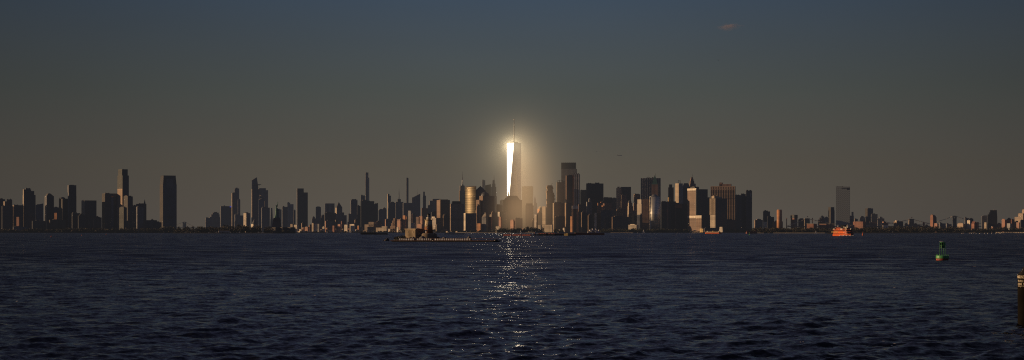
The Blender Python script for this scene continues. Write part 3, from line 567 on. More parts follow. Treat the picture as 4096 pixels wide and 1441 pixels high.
    b.wing('lit_band', 2700.6, 2727, 817, 'brick2', -2, 2, z0=b.z(834))
    b = B('stone tower with stepped needle crown behind the banded lit tower', 9000, 2757, 2786, 750, 'brown', m=2759, left='tan', pent=[], tiers=[(2760, 2783, 735)])
    q = MB(); x = b.lx(2771.5); k = b.s
    for w0, za, zb_ in ((8.5, 736, 724), (6, 724, 715), (3.8, 715, 709)): q.frus(x - w0 * k, x + w0 * k, 8 + (8.5 - w0) * k, 28 - (8.5 - w0) * k, b.z(za) - .3, b.z(zb_), .86)
    q.build('needle_crown', mat('brown'), b.root); b.mast(2771.5, 694, .9, b.z(710), 'spire')
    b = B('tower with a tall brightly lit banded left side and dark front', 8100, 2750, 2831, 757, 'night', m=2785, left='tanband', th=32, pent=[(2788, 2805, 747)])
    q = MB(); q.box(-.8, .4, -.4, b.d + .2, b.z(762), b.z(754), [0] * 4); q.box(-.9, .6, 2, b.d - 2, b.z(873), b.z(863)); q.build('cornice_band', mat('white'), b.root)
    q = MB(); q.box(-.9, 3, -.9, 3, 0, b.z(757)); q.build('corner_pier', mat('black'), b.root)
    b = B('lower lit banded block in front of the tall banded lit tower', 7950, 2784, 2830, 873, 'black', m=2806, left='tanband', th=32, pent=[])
    q = MB(); q.box(-.6, .4, -.2, b.d + .2, b.zt - .3, b.z(862), [0] * 4); q.build('parapet', mat('white'), b.root)
    B('dark narrow block between the banded tower and the ribbed brown slab', 8500, 2829, 2845, 793, 'night')
    # ribbed brown slab with arched top openings
    b = B('big brown slab tower with light vertical ribs and a row of dark top openings', 8500, 2844, 2942, 746, 'black', th=-8, depth=40, pent=[(2875, 2922, 737), (2876, 2888, 731)], rmk='brown')
    q = MB(); n = 14
    for k in range(n + 1):
        x = b.w * k / n; q.box(x - 1.5, x + 1.5, -2.4, .4, 0, b.z(758) + .4)
    q.box(-1, b.w + 1, -2, .5, b.z(748.5), b.z(745.6))
    q.box(-1, b.w + 1, -2, .5, b.z(759.5), b.z(756.5))
    for k in range(n + 1):
        x = b.w * k / n; q.box(x - 2.2, x + 2.2, -2.2, .3, b.z(757), b.z(748))
    q.build('rib_frame', mat('ribstone'), b.root)
    b = B('dark block with bright lit ribs on its left side before the brown slab', 8000, 2841, 2908, 794, 'night', m=2862, left='ribwhite', th=20, pent=[(2861, 2879, 784), (2879, 2892, 788)], rmk='beige')
    q = MB()
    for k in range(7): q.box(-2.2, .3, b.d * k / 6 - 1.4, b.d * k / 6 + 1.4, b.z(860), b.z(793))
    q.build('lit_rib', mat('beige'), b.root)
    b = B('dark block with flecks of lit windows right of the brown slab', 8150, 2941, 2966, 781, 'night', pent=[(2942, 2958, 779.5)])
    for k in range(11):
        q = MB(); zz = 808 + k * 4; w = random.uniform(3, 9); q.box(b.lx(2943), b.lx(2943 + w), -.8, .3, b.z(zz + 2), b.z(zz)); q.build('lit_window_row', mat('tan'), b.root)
    B('dark tower with a flat top and a notched corner at the right of downtown', 8200, 2963, 2986, 777, 'night', pent=[(2965, 2978, 775)])
    b = B('dark rightmost downtown tower with a pale grid of top windows', 8150, 2983, 3008, 763, 'night', pent=[(2986, 2994, 761), (2998, 3006, 761.5)])
    b.wing('window_grid', 2999, 3005, 774, 'grey', -.8, .6, z0=b.z(787))
    # low beige curved hall in the park
    b = B('beige windowless curved hall standing among the park trees', 7700, 2173, 2213, 900, 'whitewall', m=2209, th=70, left='whitewall', depth=44, name='hall', cat='hall', pent=[])
    q = MB(); q.box(-.5, b.w + .5, -.5, b.d + .5, b.zt - .2, b.z(898.4), [0] * 4); q.build('roof_rim', ROOFL, b.root)
    b = B('small white block with two dark window bands left of the beige curved hall', 7800, 2152, 2166, 901, 'whiteband', m=2163, th=60, name='low_block', cat='low block')
    B('cream low pavilion in the park left of the flattened pyramid tower', 7700, 1982, 2003, 911, 'white', m=1999, th=60, name='pavilion', cat='pavilion', tiers=[(1998, 2002, 906)])
    B('small pale pavilion between the park trees below the tallest tower', 7650, 2086, 2099, 913, 'tan', m=2096, th=60, name='pavilion', cat='pavilion')
    B('small white boathouse left of the orange slim block', 7600, 2231, 2245, 926, 'white', m=2242, th=60, name='boathouse', cat='boathouse', pent=[(2239, 2243, 918)], rmk='white')
    B('low white tent block with posts by the shore below the bronze edged slab', 7650, 2252, 2260, 912, 'white', m=2258, th=60, name='pavilion', cat='pavilion')
    # dark masses at the feet
    for n, (l, r, t, D, mk, lb) in enumerate(((2325, 2352, 850, 8300, 'night', 'dark block at the foot of the dark offices mass'), (2352, 2382, 862, 8250, 'night', 'dark block directly behind the crane barge'), (2402, 2450, 842, 8200, 'navy', 'broad bluish dark block below the brown block with orange patches'),
        (2448, 2514, 868, 8150, 'night', 'broad dark low block below the ornate stone tower'), (2466, 2500, 838, 8400, 'night', 'dark block between the ornate stone tower and the broad low block'), (2514, 2550, 858, 8400, 'night', 'dark block behind the white striped terminal'), (2534, 2562, 812, 8700, 'brown', 'brown dark block below the brown flat tower'),
        (2740, 2790, 868, 8300, 'night', 'dark block behind the lower lit banded block'), (2892, 2945, 880, 8050, 'night', 'dark low block in front of the brown ribbed slab'), (1772, 1802, 862, 8700, 'night', 'dark block between the lit gable tower and capped tower'), (1903, 1920, 842, 8600, 'night', 'dark block below the shallow pyramid roof tower'), (1966, 1990, 850, 8400, 'night', 'dark block right of the gabled lit block'), (2222, 2260, 866, 8200, 'night', 'dark block at the foot of the broad dark tower with a pale edge'), (2128, 2150, 880, 8350, 'brown', 'brown low block right foot of the brown stepped tower'))):
        B(lb, D, l, r, t, mk, m=l + 1.4, left='tan', name='office_block', cat='office block', tiers=[(l + (r - l) * .15, l + (r - l) * .6, t - random.uniform(2, 5))] if n % 2 else ())
    for px, py, lb in ((2489, 867, 'left'), (2497, 862, 'middle'), (2501, 857, 'right')):
        pass

def tallest():
    D = 9000; t = empty('supertall_tower', (X(2056.5, D), D, GROUND)); tag(t, 'tallest glass tower of chamfered triangles blazing with the reflected sun', 'tower')
    hd, mid = 45.5, 24.0
    hv = Vector((SUN.x, SUN.y - 1)); a0 = math.atan2(hv.y, hv.x) + math.radians(TWIST)
    zt = Z(573, D) - GROUND; zb = 58.0
    P4 = [(hd * math.cos(a0 + k * math.pi / 2), hd * math.sin(a0 + k * math.pi / 2)) for k in range(4)]
    ht = mid / math.cos(math.pi / 4)
    T4 = [(ht * math.cos(a0 + math.pi / 4 + k * math.pi / 2), ht * math.sin(a0 + math.pi / 4 + k * math.pi / 2)) for k in range(4)]
    q = MB(); q.prism([(x, y, 0) for x, y in P4], [(x, y, zb) for x, y in P4]); q.build('podium', mat('greydark'), t)
    q = MB(); up = []; dn = []
    for k in range(4):
        b0, b1 = P4[k], P4[(k + 1) % 4]; t0 = T4[k]; tm = T4[(k - 1) % 4]
        q.face([(*b0, zb + .1), (*b1, zb + .1), (*t0, zt)], [(0, 0), (60, 0), (30, 370)])
        q.face([(*b0, zb + .1), (*t0, zt), (*tm, zt)], [(30, 0), (60, 370), (0, 370)], 1)
    q.face([(*p, zt) for p in T4]); q.build('glass_facets', [mat('towerglass'), mat('towermirror')], t)
    q = MB(); q.rings([(19, zt - .2), (19, zt + 5), (17, zt + 5), (17, zt + 1)], n=24); q.rings([(8, zt), (6, zt + 8), (3, zt + 12)], n=12); q.build('mast_ring', METAL, t)
    q = MB(); zz = Z(475, D) - GROUND
    q.rings([(2.9, zt + 9), (2.6, zt + 40), (1.8, zt + 42), (1.7, zt + 78), (1.1, zt + 80), (1.0, zz - 8), (1.7, zz - 7), (1.7, zz - 3), (.3, zz)], n=10)
    for k, dz in enumerate((22, 40, 58, 78, 95)): q.rings([(3.4 - k * .35, zt + dz), (3.4 - k * .35, zt + dz + 2.5)], n=10)
    q.build('spire', mat('steel'), t)
    q = MB(); q.ball((0, 0, zz - 5.5), 2.4); q.build('beacon', WHITE, t)

def jagged():
    D = 8800; b = B('jagged tower of shifted balconies with a roof crane', D, 2185, 2218, 780, 'brownj', m=2188, left='tan', pent=[])
    r2 = random.Random(3); z = b.zt
    lv = [(2187, 2216, 771), (2186, 2212, 763), (2190, 2211, 757), (2188, 2213, 752), (2187, 2212, 746), (2190, 2210, 741.5)]
    for l, r, t in lv:
        q = MB(); q.box(b.lx(l), b.lx(r), r2.uniform(-3, 2), b.d * r2.uniform(.8, 1), z - .2, b.z(t), [0, 0, 0, 1]); q.build('shifted_box', [mat('brownj'), mat('tan'), ROOF], b.root); z = b.z(t)
    for k in range(18):
        q = MB(); x = b.lx(r2.uniform(2184, 2212)); zz = r2.uniform(0, b.zt - 6); w = r2.uniform(6, 16)
        q.box(x, x + w, -r2.uniform(2, 5), 1, zz, zz + r2.uniform(4, 9)); q.build('balcony', mat('brownj'), b.root)
    q = MB(); x = b.lx(2206); q.tube((x, 8, z - 1), (x, 8, b.z(738)), .9); q.tube((x, 8, b.z(739)), (b.lx(2211.5), 8, b.z(733)), .8); q.build('crane', METAL, b.root)

# ------------------------------------------------------------------ right shore
def right_shore():
    b = B('low hazy block with a brownish corner right of downtown', 8800, 3017, 3051, 880, 'greydark', m=3020, left='tan', tiers=[(3028, 3044, 877)])
    b = B('dark stepped tower with a light left edge left of the orange round tower', 8500, 3052, 3080, 846, 'night', m=3055, left='beige', tiers=[(3057, 3072, 843)])
    b.wing('lit_front', 3053, 3067, 888, 'white', -8, 2, left='white')
    B('dark lower block against the right of the dark stepped tower', 8300, 3068, 3096, 868, 'night')
    B('round orange lit tower with a grey top', 7750, 3107, 3128, 842, 'orange', cyl=True, tiers=[(3109, 3127, 839)])
    B('low dark block below the round orange lit tower', 8200, 3090, 3131, 886, 'brown', m=3094, left='orange')
    chimney('first brick chimney stack from the left beyond the trees', 3146.5, 872, 8300, 3.2); chimney('second brick chimney stack, right of the stone bridge tower', 3249.5, 872, 8300, 3.2)
    b = B('dark topped block with a ragged lit orange lower side', 8300, 3163, 3190, 862, 'greydark', m=3177, left='brick', th=35)
    q = MB(); q.box(-.8, b.w + .3, -1, b.d + .5, b.z(873), b.z(860), [0] * 4); q.build('dark_top', mat('black'), b.root)
    B('round shouldered block with a lit left side beside the stone bridge tower', 8300, 3193, 3220, 878, 'night', m=3204, left='tan', th=30, roof=('arc', 3196, 3218, 873, 1))
    for l, r, t, lb in ((3236, 3256, 896, 'long low red lit shed with pale roof right of the stone bridge tower'), (3259, 3268, 897, 'small brick shed between the two long red sheds'), (3274, 3307, 897, 'longest red lit shed with a pale roof line'), (3311, 3321, 897, 'brick shed at the foot of the two faced tower'), (3322, 3334, 898, 'brick shed nearest the chevron tower')):
        b = B(lb, 7900, l, r, t, 'brick', m=r - 2, th=70, depth=30, name='brick_shed', cat='shed', pent=[])
        q = MB(); q.box(-.6, b.w + .6, -.6, b.d + .6, b.zt - .2, b.z(t - 1.6), [0] * 4); q.build('roof', mat('roof_light'), b.root)
    B('dark block in front of the pale stepped group left of the two faced tower', 8300, 3272, 3299, 879, 'brown', tiers=[(3283, 3294, 874)])
    B('hazy stepped block left of the pale block near the two faced tower', 9000, 3277, 3300, 871, 'greydark', tiers=[(3284, 3297, 866)])
    B('pale hazy block left of the two faced tower', 8900, 3299, 3314, 869, 'grey')
    b = B('two faced tower with a pale left face left of the chevron tower', 8700, 3313, 3337, 829, 'navy', m=3323, left='nightwarm', th=30, pent=[])
    b.wing('low_right_part', 3335, 3339.5, 842, 'greydark', 3, 12)
    chevron()
    b = B('slim pair of hazy towers right of the chevron tower', 9000, 3398, 3415, 863, 'greydark', tiers=[(3407, 3414, 848)], pent=[])
    B('small hazy block left of the stepped hazy mound of towers', 9300, 3417, 3431, 876, 'greydark', m=3419, left='tan')
    B('hazy block with a stepped top behind the brick lit row', 9300, 3438, 3461, 870, 'greydark', tiers=[(3443, 3456, 866)])
    B('long brick lit row with a pale cornice', 8200, 3419, 3464, 887, 'brick', m=3452, th=60, depth=50, name='brick_row', cat='apartment block')
    B('taller hazy tower with a pale left part above the dark bridge tower', 9300, 3461, 3492, 834, 'greydark', m=3470, left='nightwarm', pent=[(3474, 3486, 833)])
    B('hazy block right of the taller hazy tower', 9200, 3484, 3510, 857, 'greydark'); B('lower hazy block further right of the taller hazy tower', 9100, 3509, 3537, 874, 'greydark', tiers=[(3519, 3530, 870)])
    B('brown low block with a lit corner right of the dark bridge tower', 8200, 3478, 3506, 888, 'brown')
    b = B('brick stepped block above a white lit low block', 8200, 3529, 3553, 892, 'brick', m=3534, tiers=[(3533, 3545, 887)], left='pink'); b.wing('white_front', 3530, 3550, 902, 'white', -9, 2, left='white')
    B('wide dark block with a lit left side left of the pale bridge tower', 8200, 3575, 3612, 886, 'night', m=3587, left='tan', th=40, pent=[(3589, 3600, 882.5)], rmk='white')
    for l, r, t, mk, lb in ((3619, 3637, 898, 'tan', 'lit low block directly left of the pale stone bridge tower'), (3655, 3679, 898, 'tan', 'lit low block directly right of the pale stone bridge tower'), (3692, 3699, 891, 'brick', 'small brick tower further right of the pale stone bridge tower'), (3679, 3692, 905, 'brown', 'lowest brown block right of the pale stone bridge tower'), (3700, 3722, 904, 'brown', 'low brown block left of the round brick tower')):
        B(lb, 8100, l, r, t, mk, m=l + (r - l) * .5, th=40, name='brick_block', cat='apartment block', tiers=[(l + 1, l + (r - l) * .5, t - 3)])
    B('brick tower with a rounded lit left side under the bridge cable', 8000, 3721, 3746, 869, 'brown', m=3732, left='brick', th=35, tiers=[(3726, 3744, 863), (3730, 3740, 860)])
    r = [('reddish lit block left of the dark iron bridge tower', 3737, 3754, 896, 'brick', 7700), ('row of dark small blocks under the bridge cable', 3756, 3782, 894, 'greydark', 7900), ('dark block touching the dark iron bridge tower', 3784, 3806, 897, 'greydark', 7800), ('long whitish lit block right of the dark iron bridge tower', 3830, 3862, 896, 'tan', 7700),
         ('hazy block with a flat top behind the white lit block', 3858, 3876, 873, 'greydark', 8200), ('dark block with a pointed roof behind the white lit block', 3874, 3893, 876, 'night', 8100), ('white lit block with square windows near the right shore boats', 3869, 3884, 882, 'white', 7700)]
    for lb, l, rr, t, mk, D in r:
        B(lb, D, l, rr, t, mk, m=l + (rr - l) * (.15 if mk in ('greydark', 'night') else .7), th=None if mk in ('greydark', 'night') else 50, name='apartment_block', cat='apartment block', roof=('gable', t - 4, 'slate') if 'pointed' in lb else None, tiers=[(l + 2, l + (rr - l) * .5, t - 2.5)] if mk != 'white' and 'pointed' not in lb else ())
    B('dark red gabled warehouse right of the white lit block', 7600, 3886, 3905, 895, 'brick', m=3897, th=35, roof=('gable', 886, 'rustroof'), name='warehouse', cat='warehouse'); B('dark red narrow warehouse right of the gabled one', 7600, 3902, 3915, 889, 'brown', m=3907, left='brick', th=35, name='warehouse', cat='warehouse')
    B('hazy block left of the big stepped dark building', 7900, 3926, 3955, 864, 'greydark', tiers=[(3933, 3953, 862)], pent=[])
    b = B('big dark building with its left side stepping up to the right', 7600, 3949, 3988, 866, 'black', pent=[], tiers=[(3952.5, 3987.6, 858), (3957, 3987.4, 850), (3961, 3987, 841)])
    q = MB(); q.box(b.lx(3975), b.lx(3981), 3, 10, b.z(841) - .3, b.z(839.6)); q.build('penthouse', mat('beige'), b.root)
    B('narrow lit slab at the left foot of the big stepped dark building', 7400, 3937, 3949, 896, 'tan', m=3946, th=55, left='beige', tiers=[(3940, 3945, 890)], name='slab_block', cat='apartment block')
    r = [('reddish lit low block at the right foot of the stepped dark building', 3966, 3988, 907, 'brick', 7400, ()), ('grey low block right of the stepped dark building', 3986, 4010, 895, 'greydark', 7600, ()), ('gabled red block left of the dark peaked block', 4007, 4026, 880, 'brick', 7500, [(4010, 4018, 876)]),
         ('grey block in front of the dark peaked block', 4028, 4047, 894, 'grey', 7450, ()), ('dark narrow block at the right of the peaked block', 4044, 4059, 878, 'brown', 7550, ()), ('tan lit block left of the rightmost orange towers', 4059, 4080, 868, 'tan', 7500, ()),
         ('broad orange lit stepped tower near the right edge', 4073, 4103, 858, 'tan', 7450, [(4076, 4100, 854)]), ('tall orange lit tower cut by the right edge', 4089, 4125, 842, 'tan', 7550, [(4092, 4120, 838)]), ('small brick block below the orange towers at the right edge', 4066, 4082, 890, 'brick', 7300, ()), ('dark block below the orange towers at the right edge', 4080, 4104, 882, 'night', 7250, ())]
    for lb, l, rr, t, mk, D, ti in r:
        B(lb, D, l, rr, t, mk, m=l + (rr - l) * (.15 if mk in ('greydark', 'night', 'brown') else .65), th=None if mk in ('greydark', 'night', 'brown') else 48, left='brick' if mk == 'brown' else mk, tiers=ti, name='apartment_block', cat='apartment block')
    B('dark block with a peaked roof left of the orange towers at the right edge', 7600, 4024, 4048, 880, 'brown', m=4027, roof=('gable', 871, 'slate'), name='apartment_block', cat='apartment block')
    for k, (l, r_) in enumerate(((4017, 4029), (4030, 4042), (4043, 4055))):
        b = B(('leftmost', 'middle', 'rightmost')[k] + ' of three pale blue arched sheds at the right shore', 6200, l, r_, 934.6, 'blueglass', th=3, depth=14, name='boat_shed', cat='shed', pent=[], group='pale blue arched sheds', roof=('arc', l + .3, r_ - .3, 932.2, 1, 'roof_light'))

def chimney(lb, px, py, D, w):
    t = empty('chimney_stack', (X(px, D), D, GROUND)); tag(t, lb, 'chimney'); h = Z(py, D) - GROUND; r = w * .5 * D / F
    q = MB(); q.rings([(r * 1.25, 0), (r, h - 3)], n=12); q.build('shaft', mat('brick'), t); q = MB(); q.rings([(r * 1.15, h - 3.2), (r * 1.2, h), (r * .7, h), (r * .7, h - 1)], n=12); q.build('rim', mat('brown'), t)

def chevron():
    b = B('tall grey tower with a chevron patterned face and a notched top right corner', 8300, 3344, 3399, 747, 'chevron', th=-2, depth=30, pent=[(3346, 3372, 746)])
    q = MB(); q.box(b.lx(3366), b.w + .4, -.7, 3, b.z(755), b.z(752.5)); q.box(b.lx(3387), b.w + .5, -.8, 5, b.z(760), b.z(752)); q.build('notch', mat('black'), b.root); b.mast(3371, 744, .8)
# ------------------------------------------------------------------ more surfaces
FAC.update(
 ribs2=dict(wall=(.14, .14, .17), glass=(.02, .022, .03), pu=9, pv=300, fu=.6, fv=1.1),
 brown2=dict(wall=(.2, .12, .085), glass=(.04, .035, .033), pu=6, pv=5, fu=.45, fv=.5),
 brick2=dict(wall=(.32, .12, .06), glass=(.05, .03, .03), pu=300, pv=5, fu=1.1, fv=.4),
 pinkband=dict(wall=(.5, .32, .22), glass=(.1, .07, .05), pu=300, pv=5, fu=1.1, fv=.4),
 orange2=dict(wall=(.6, .42, .16), glass=(.3, .2, .1), pu=8, pv=6, fu=.3, fv=.4),
 ribwhite=dict(wall=(.5, .42, .32), glass=(.04, .04, .045), pu=9, pv=300, fu=.45, fv=1.1),
 ribstone=dict(wall=(.33, .23, .155), glass=(.32, .22, .15), pu=30, pv=30, fu=.1, fv=.1),
 whitewall=dict(wall=(.6, .5, .36), glass=(.52, .43, .3), pu=11, pv=400, fu=.06, fv=1.1),
 brownband=dict(wall=(.17, .12, .085), glass=(.05, .045, .042), pu=300, pv=4.8, fu=1.1, fv=.45),
 brownj=dict(wall=(.16, .1, .075), glass=(.05, .04, .035), pu=7, pv=8, fu=.6, fv=.5),
 goldglass=dict(wall=(.085, .07, .045), glass=(.085, .07, .045), pu=300, pv=40, fu=1.1, fv=.5, rough=.36, grough=.36, metal=1.0, stain=.2, vary=.2),
 silverglass=dict(wall=(.6, .58, .52), glass=(.5, .5, .47), pu=300, pv=4.5, fu=1.1, fv=.5, rough=.55, grough=.48, metal=.8, stain=.15, vary=.2),
 towerglass=dict(wall=(.2, .2, .2), glass=(.24, .25, .26), pu=6, pv=4.3, fu=.9, fv=.85, rough=.35, grough=.2, metal=.9, vary=.3))
plain('rustroof', (.16, .06, .04), .8)
def mirror_glass():
    """curtain wall glass: panes each a touch out of plane, which breaks the reflection low down"""
    m, nt, out = nt_new('towermirror'); L = nt.links.new
    uv = N(nt, 'ShaderNodeUVMap'); sep = N(nt, 'ShaderNodeSeparateXYZ'); L(uv.outputs[0], sep.inputs[0])
    cell = N(nt, 'ShaderNodeCombineXYZ'); L(M(nt, 'FLOOR', M(nt, 'DIVIDE', sep.outputs[0], 7.0)), cell.inputs[0]); L(M(nt, 'FLOOR', M(nt, 'DIVIDE', sep.outputs[1], 4.3)), cell.inputs[1])
    wn = N(nt, 'ShaderNodeTexWhiteNoise', noise_dimensions='2D'); L(cell.outputs[0], wn.inputs[0])
    geo = N(nt, 'ShaderNodeNewGeometry')
    off = N(nt, 'ShaderNodeVectorMath', operation='MULTIPLY_ADD'); L(wn.outputs['Color'], off.inputs[0]); off.inputs[1].default_value = (.03,) * 3; off.inputs[2].default_value = (-.015,) * 3
    add = N(nt, 'ShaderNodeVectorMath', operation='ADD'); L(geo.outputs['Normal'], add.inputs[0]); L(off.outputs[0], add.inputs[1])
    nrm = N(nt, 'ShaderNodeVectorMath', operation='NORMALIZE'); L(add.outputs[0], nrm.inputs[0])
    r = M(nt, 'MULTIPLY_ADD', wn.outputs[0], .03, .108)
    b = N(nt, 'ShaderNodeBsdfPrincipled', i_Metallic=1.0); b.inputs['Base Color'].default_value = (.15, .19, .25, 1); L(r, b.inputs['Roughness']); L(nrm.outputs[0], b.inputs['Normal'])
    L(b.outputs[0], out.inputs[0]); _mats['towermirror'] = m
mirror_glass()
def chevron_mat():
    m, nt, out = nt_new('facade_chevron'); L = nt.links.new
    uv = N(nt, 'ShaderNodeUVMap'); sep = N(nt, 'ShaderNodeSeparateXYZ'); L(uv.outputs[0], sep.inputs[0])
    u = M(nt, 'PINGPONG', M(nt, 'ADD', sep.outputs[0], 1.0), 29.0)
    st = M(nt, 'FRACT', M(nt, 'DIVIDE', M(nt, 'MULTIPLY_ADD', u, 1.1, M(nt, 'MULTIPLY', sep.outputs[1], -1)), 9.5))
    dash = M(nt, 'LESS_THAN', M(nt, 'FRACT', M(nt, 'DIVIDE', sep.outputs[0], 9.0)), .7)
    k = M(nt, 'MULTIPLY', M(nt, 'LESS_THAN', st, .42), dash)
    col = mixc(nt, k, (.24, .275, .28), (.145, .165, .17))
    b = N(nt, 'ShaderNodeBsdfPrincipled', i_Roughness=.45); L(col, b.inputs['Base Color']); L(b.outputs[0], out.inputs[0]); _mats['chevron'] = m
chevron_mat()
def emit(key, col, s):
    m, nt, out = nt_new(key); e = N(nt, 'ShaderNodeEmission', i_Strength=s); e.inputs[0].default_value = (*col, 1); nt.links.new(e.outputs[0], out.inputs[0]); return m
BLUE = emit('blue_sign_light', (.12, .12, 1.0), .5)
P_ORANGE = plain('ferry_orange', (.66, .115, .014), .55, 0, .22, .12)
P_ORANGED = plain('ferry_orange_dark', (.33, .06, .015), .6, 0, .3, .12)
P_RED = plain('barge_red', (.5, .12, .045), .75, 0, .5, .05, (.28, .09, .045))
P_BLACK = plain('hull_black', (.014, .014, .016), .8, spec=.15)
P_GREEN = plain('buoy_green', (.07, .30, .085), .5, 0, .3, .9)
P_RUST = plain('buoy_red', (.22, .035, .018), .6, 0, .4, 1.2)
P_CREAM = plain('lighthouse_cream', (.62, .52, .34), .75, 0, .4, .35, (.36, .25, .14))
P_BROWN = plain('lighthouse_brown', (.30, .11, .035), .8, 0, .4, .3)
P_CONC = plain('old_concrete', (.30, .23, .15), .9, 0, .55, .22)
P_GRAVEL = plain('gravel', (.16, .145, .135), .95, 0, .4, 1.5)
P_BOARD = plain('white_board', (.72, .70, .68), .8, 0, .4, .5)
P_WIN = plain('dark_window', (.02, .022, .026), .25)
P_SAIL = plain('sail_cloth', (.7, .68, .62), .8, 0, .12)
P_GULL = plain('gull_white', (.75, .73, .68), .8, 0, .25, 6)
P_YEL = plain('yellow_paint', (.5, .36, .12), .7, 0, .4, .1)
P_WOOD = plain('matt_black_pile', (.010, .0085, .007), 1.0, 0, .5, 1.2, spec=.05)  # near-black and matt all over
P_LETTER = plain('letter_cream', (.62, .52, .36), .7, 0, .35, 9)
P_CABLE = plain('cable_paint', (.62, .5, .36), .7, 0, .2, .01)
P_DARKRED = plain('dim_red_hull', (.2, .055, .03), .7)

# ------------------------------------------------------------------ bridges
def bridge(lb, towers, deck, ends, D, kind):
    t = empty('suspension_bridge', (X(towers[0][0], D[0]), D[0], 0)); tag(t, lb, 'bridge')
    ox, oy = t.location.x, t.location.y
    pts = [Vector((X(px, d) - ox, d - oy, Z(py, d))) for (px, py), d in zip(towers, D)]
    dk = [Vector((X(px, d) - ox, d - oy, Z(py, d))) for (px, py), d in zip(deck, (D[0] - 120, *D, D[-1]))] if len(deck) == len(D) + 2 else []
    for p in pts:
        q = MB(); h = p.z
        if kind == 'stone':
            w = 21
            for sx in (-1, 0, 1): q.frus(p.x + sx * 8.6 - 3.2, p.x + sx * 8.6 + 3.2, p.y - 8, p.y + 8, 0, h - 8, .88)
            q.box(p.x - w * .5, p.x + w * .5, p.y - 7, p.y + 7, h - 16, h - 2); q.box(p.x - w * .55, p.x + w * .55, p.y - 8, p.y + 8, h - 3, h); q.box(p.x - w * .52, p.x + w * .52, p.y - 6.5, p.y + 6.5, 0, 42)
            q.build('stone_tower', STONE, t)
            q = MB(); q.tube((p.x, p.y, h - .2), (p.x, p.y, h + 9), .35); q.box(p.x, p.x + 5, p.y - .1, p.y + .1, h + 5.6, h + 8.8); q.build('flag', P_DARKRED, t)
        else:
            k = .65 if kind == 'iron' else 1.0; w = 14 * k
            q.box(p.x - w, p.x - w * .45, p.y - 5, p.y + 5, 0, h - 6); q.box(p.x + w * .45, p.x + w, p.y - 5, p.y + 5, 0, h - 6); q.box(p.x - w * .5, p.x + w * .5, p.y - 3, p.y + 3, 0, h - 12)
            q.box(p.x - w * 1.1, p.x + w * 1.1, p.y - 6, p.y + 6, h - 9, h - 5)
            for sx in (-.8, -.27, .27, .8): q.ball((p.x + sx * w, p.y, h - 3.5), 2.2, 2.2, 3.4)
            q.build('iron_tower', mat('night') if kind == 'iron' else mat('greydark'), t)
    def cable(a, b, sag, nm='cable', mt=None, r=1.5):
        q = MB(); n = 20; pr = None
        for k in range(n + 1):
            f = k / n; p = a.lerp(b, f); p.z -= sag * 4 * f * (1 - f)
            if pr is not None: q.tube(pr, p, r, n=4)
            if dk and 0 < k < n and p.z - zd(f) > 2: q.tube(p, (p.x, p.y, zd(f)), .16, n=3)
            pr = p
        q.build(nm, mt or P_CABLE, t)
    zd = lambda f: zdeck
    zdeck = Z(deck[0][1], D[0]); dk = [1]
    e0, e1 = [Vector((X(px, d) - ox, d - oy, Z(py, d))) for (px, py), d in zip(ends, (D[0] - 50, D[-1] + 50))]
    seq = [e0] + pts + [e1]
    for a, b in zip(seq[:-1], seq[1:]):
        full = abs(a.z - b.z) < 25
        zmid = min(a.z, b.z)
        cable(a, b, (zmid - zdeck - 3) if full else (a - b).length * .02)
    q = MB(); a, b = Vector((e0.x, e0.y, zdeck)), Vector((e1.x, e1.y, zdeck))
    for p, r_ in ((a, b),): q.prism([(p.x, p.y - 6, zdeck - 4), (r_.x, r_.y - 6, zdeck - 4), (r_.x, r_.y + 6, zdeck - 4), (p.x, p.y + 6, zdeck - 4)], [(p.x, p.y - 6, zdeck), (r_.x, r_.y - 6, zdeck), (r_.x, r_.y + 6, zdeck), (p.x, p.y + 6, zdeck)], None, 0, bottom=True)
    q.build('deck', mat('tan'), t)

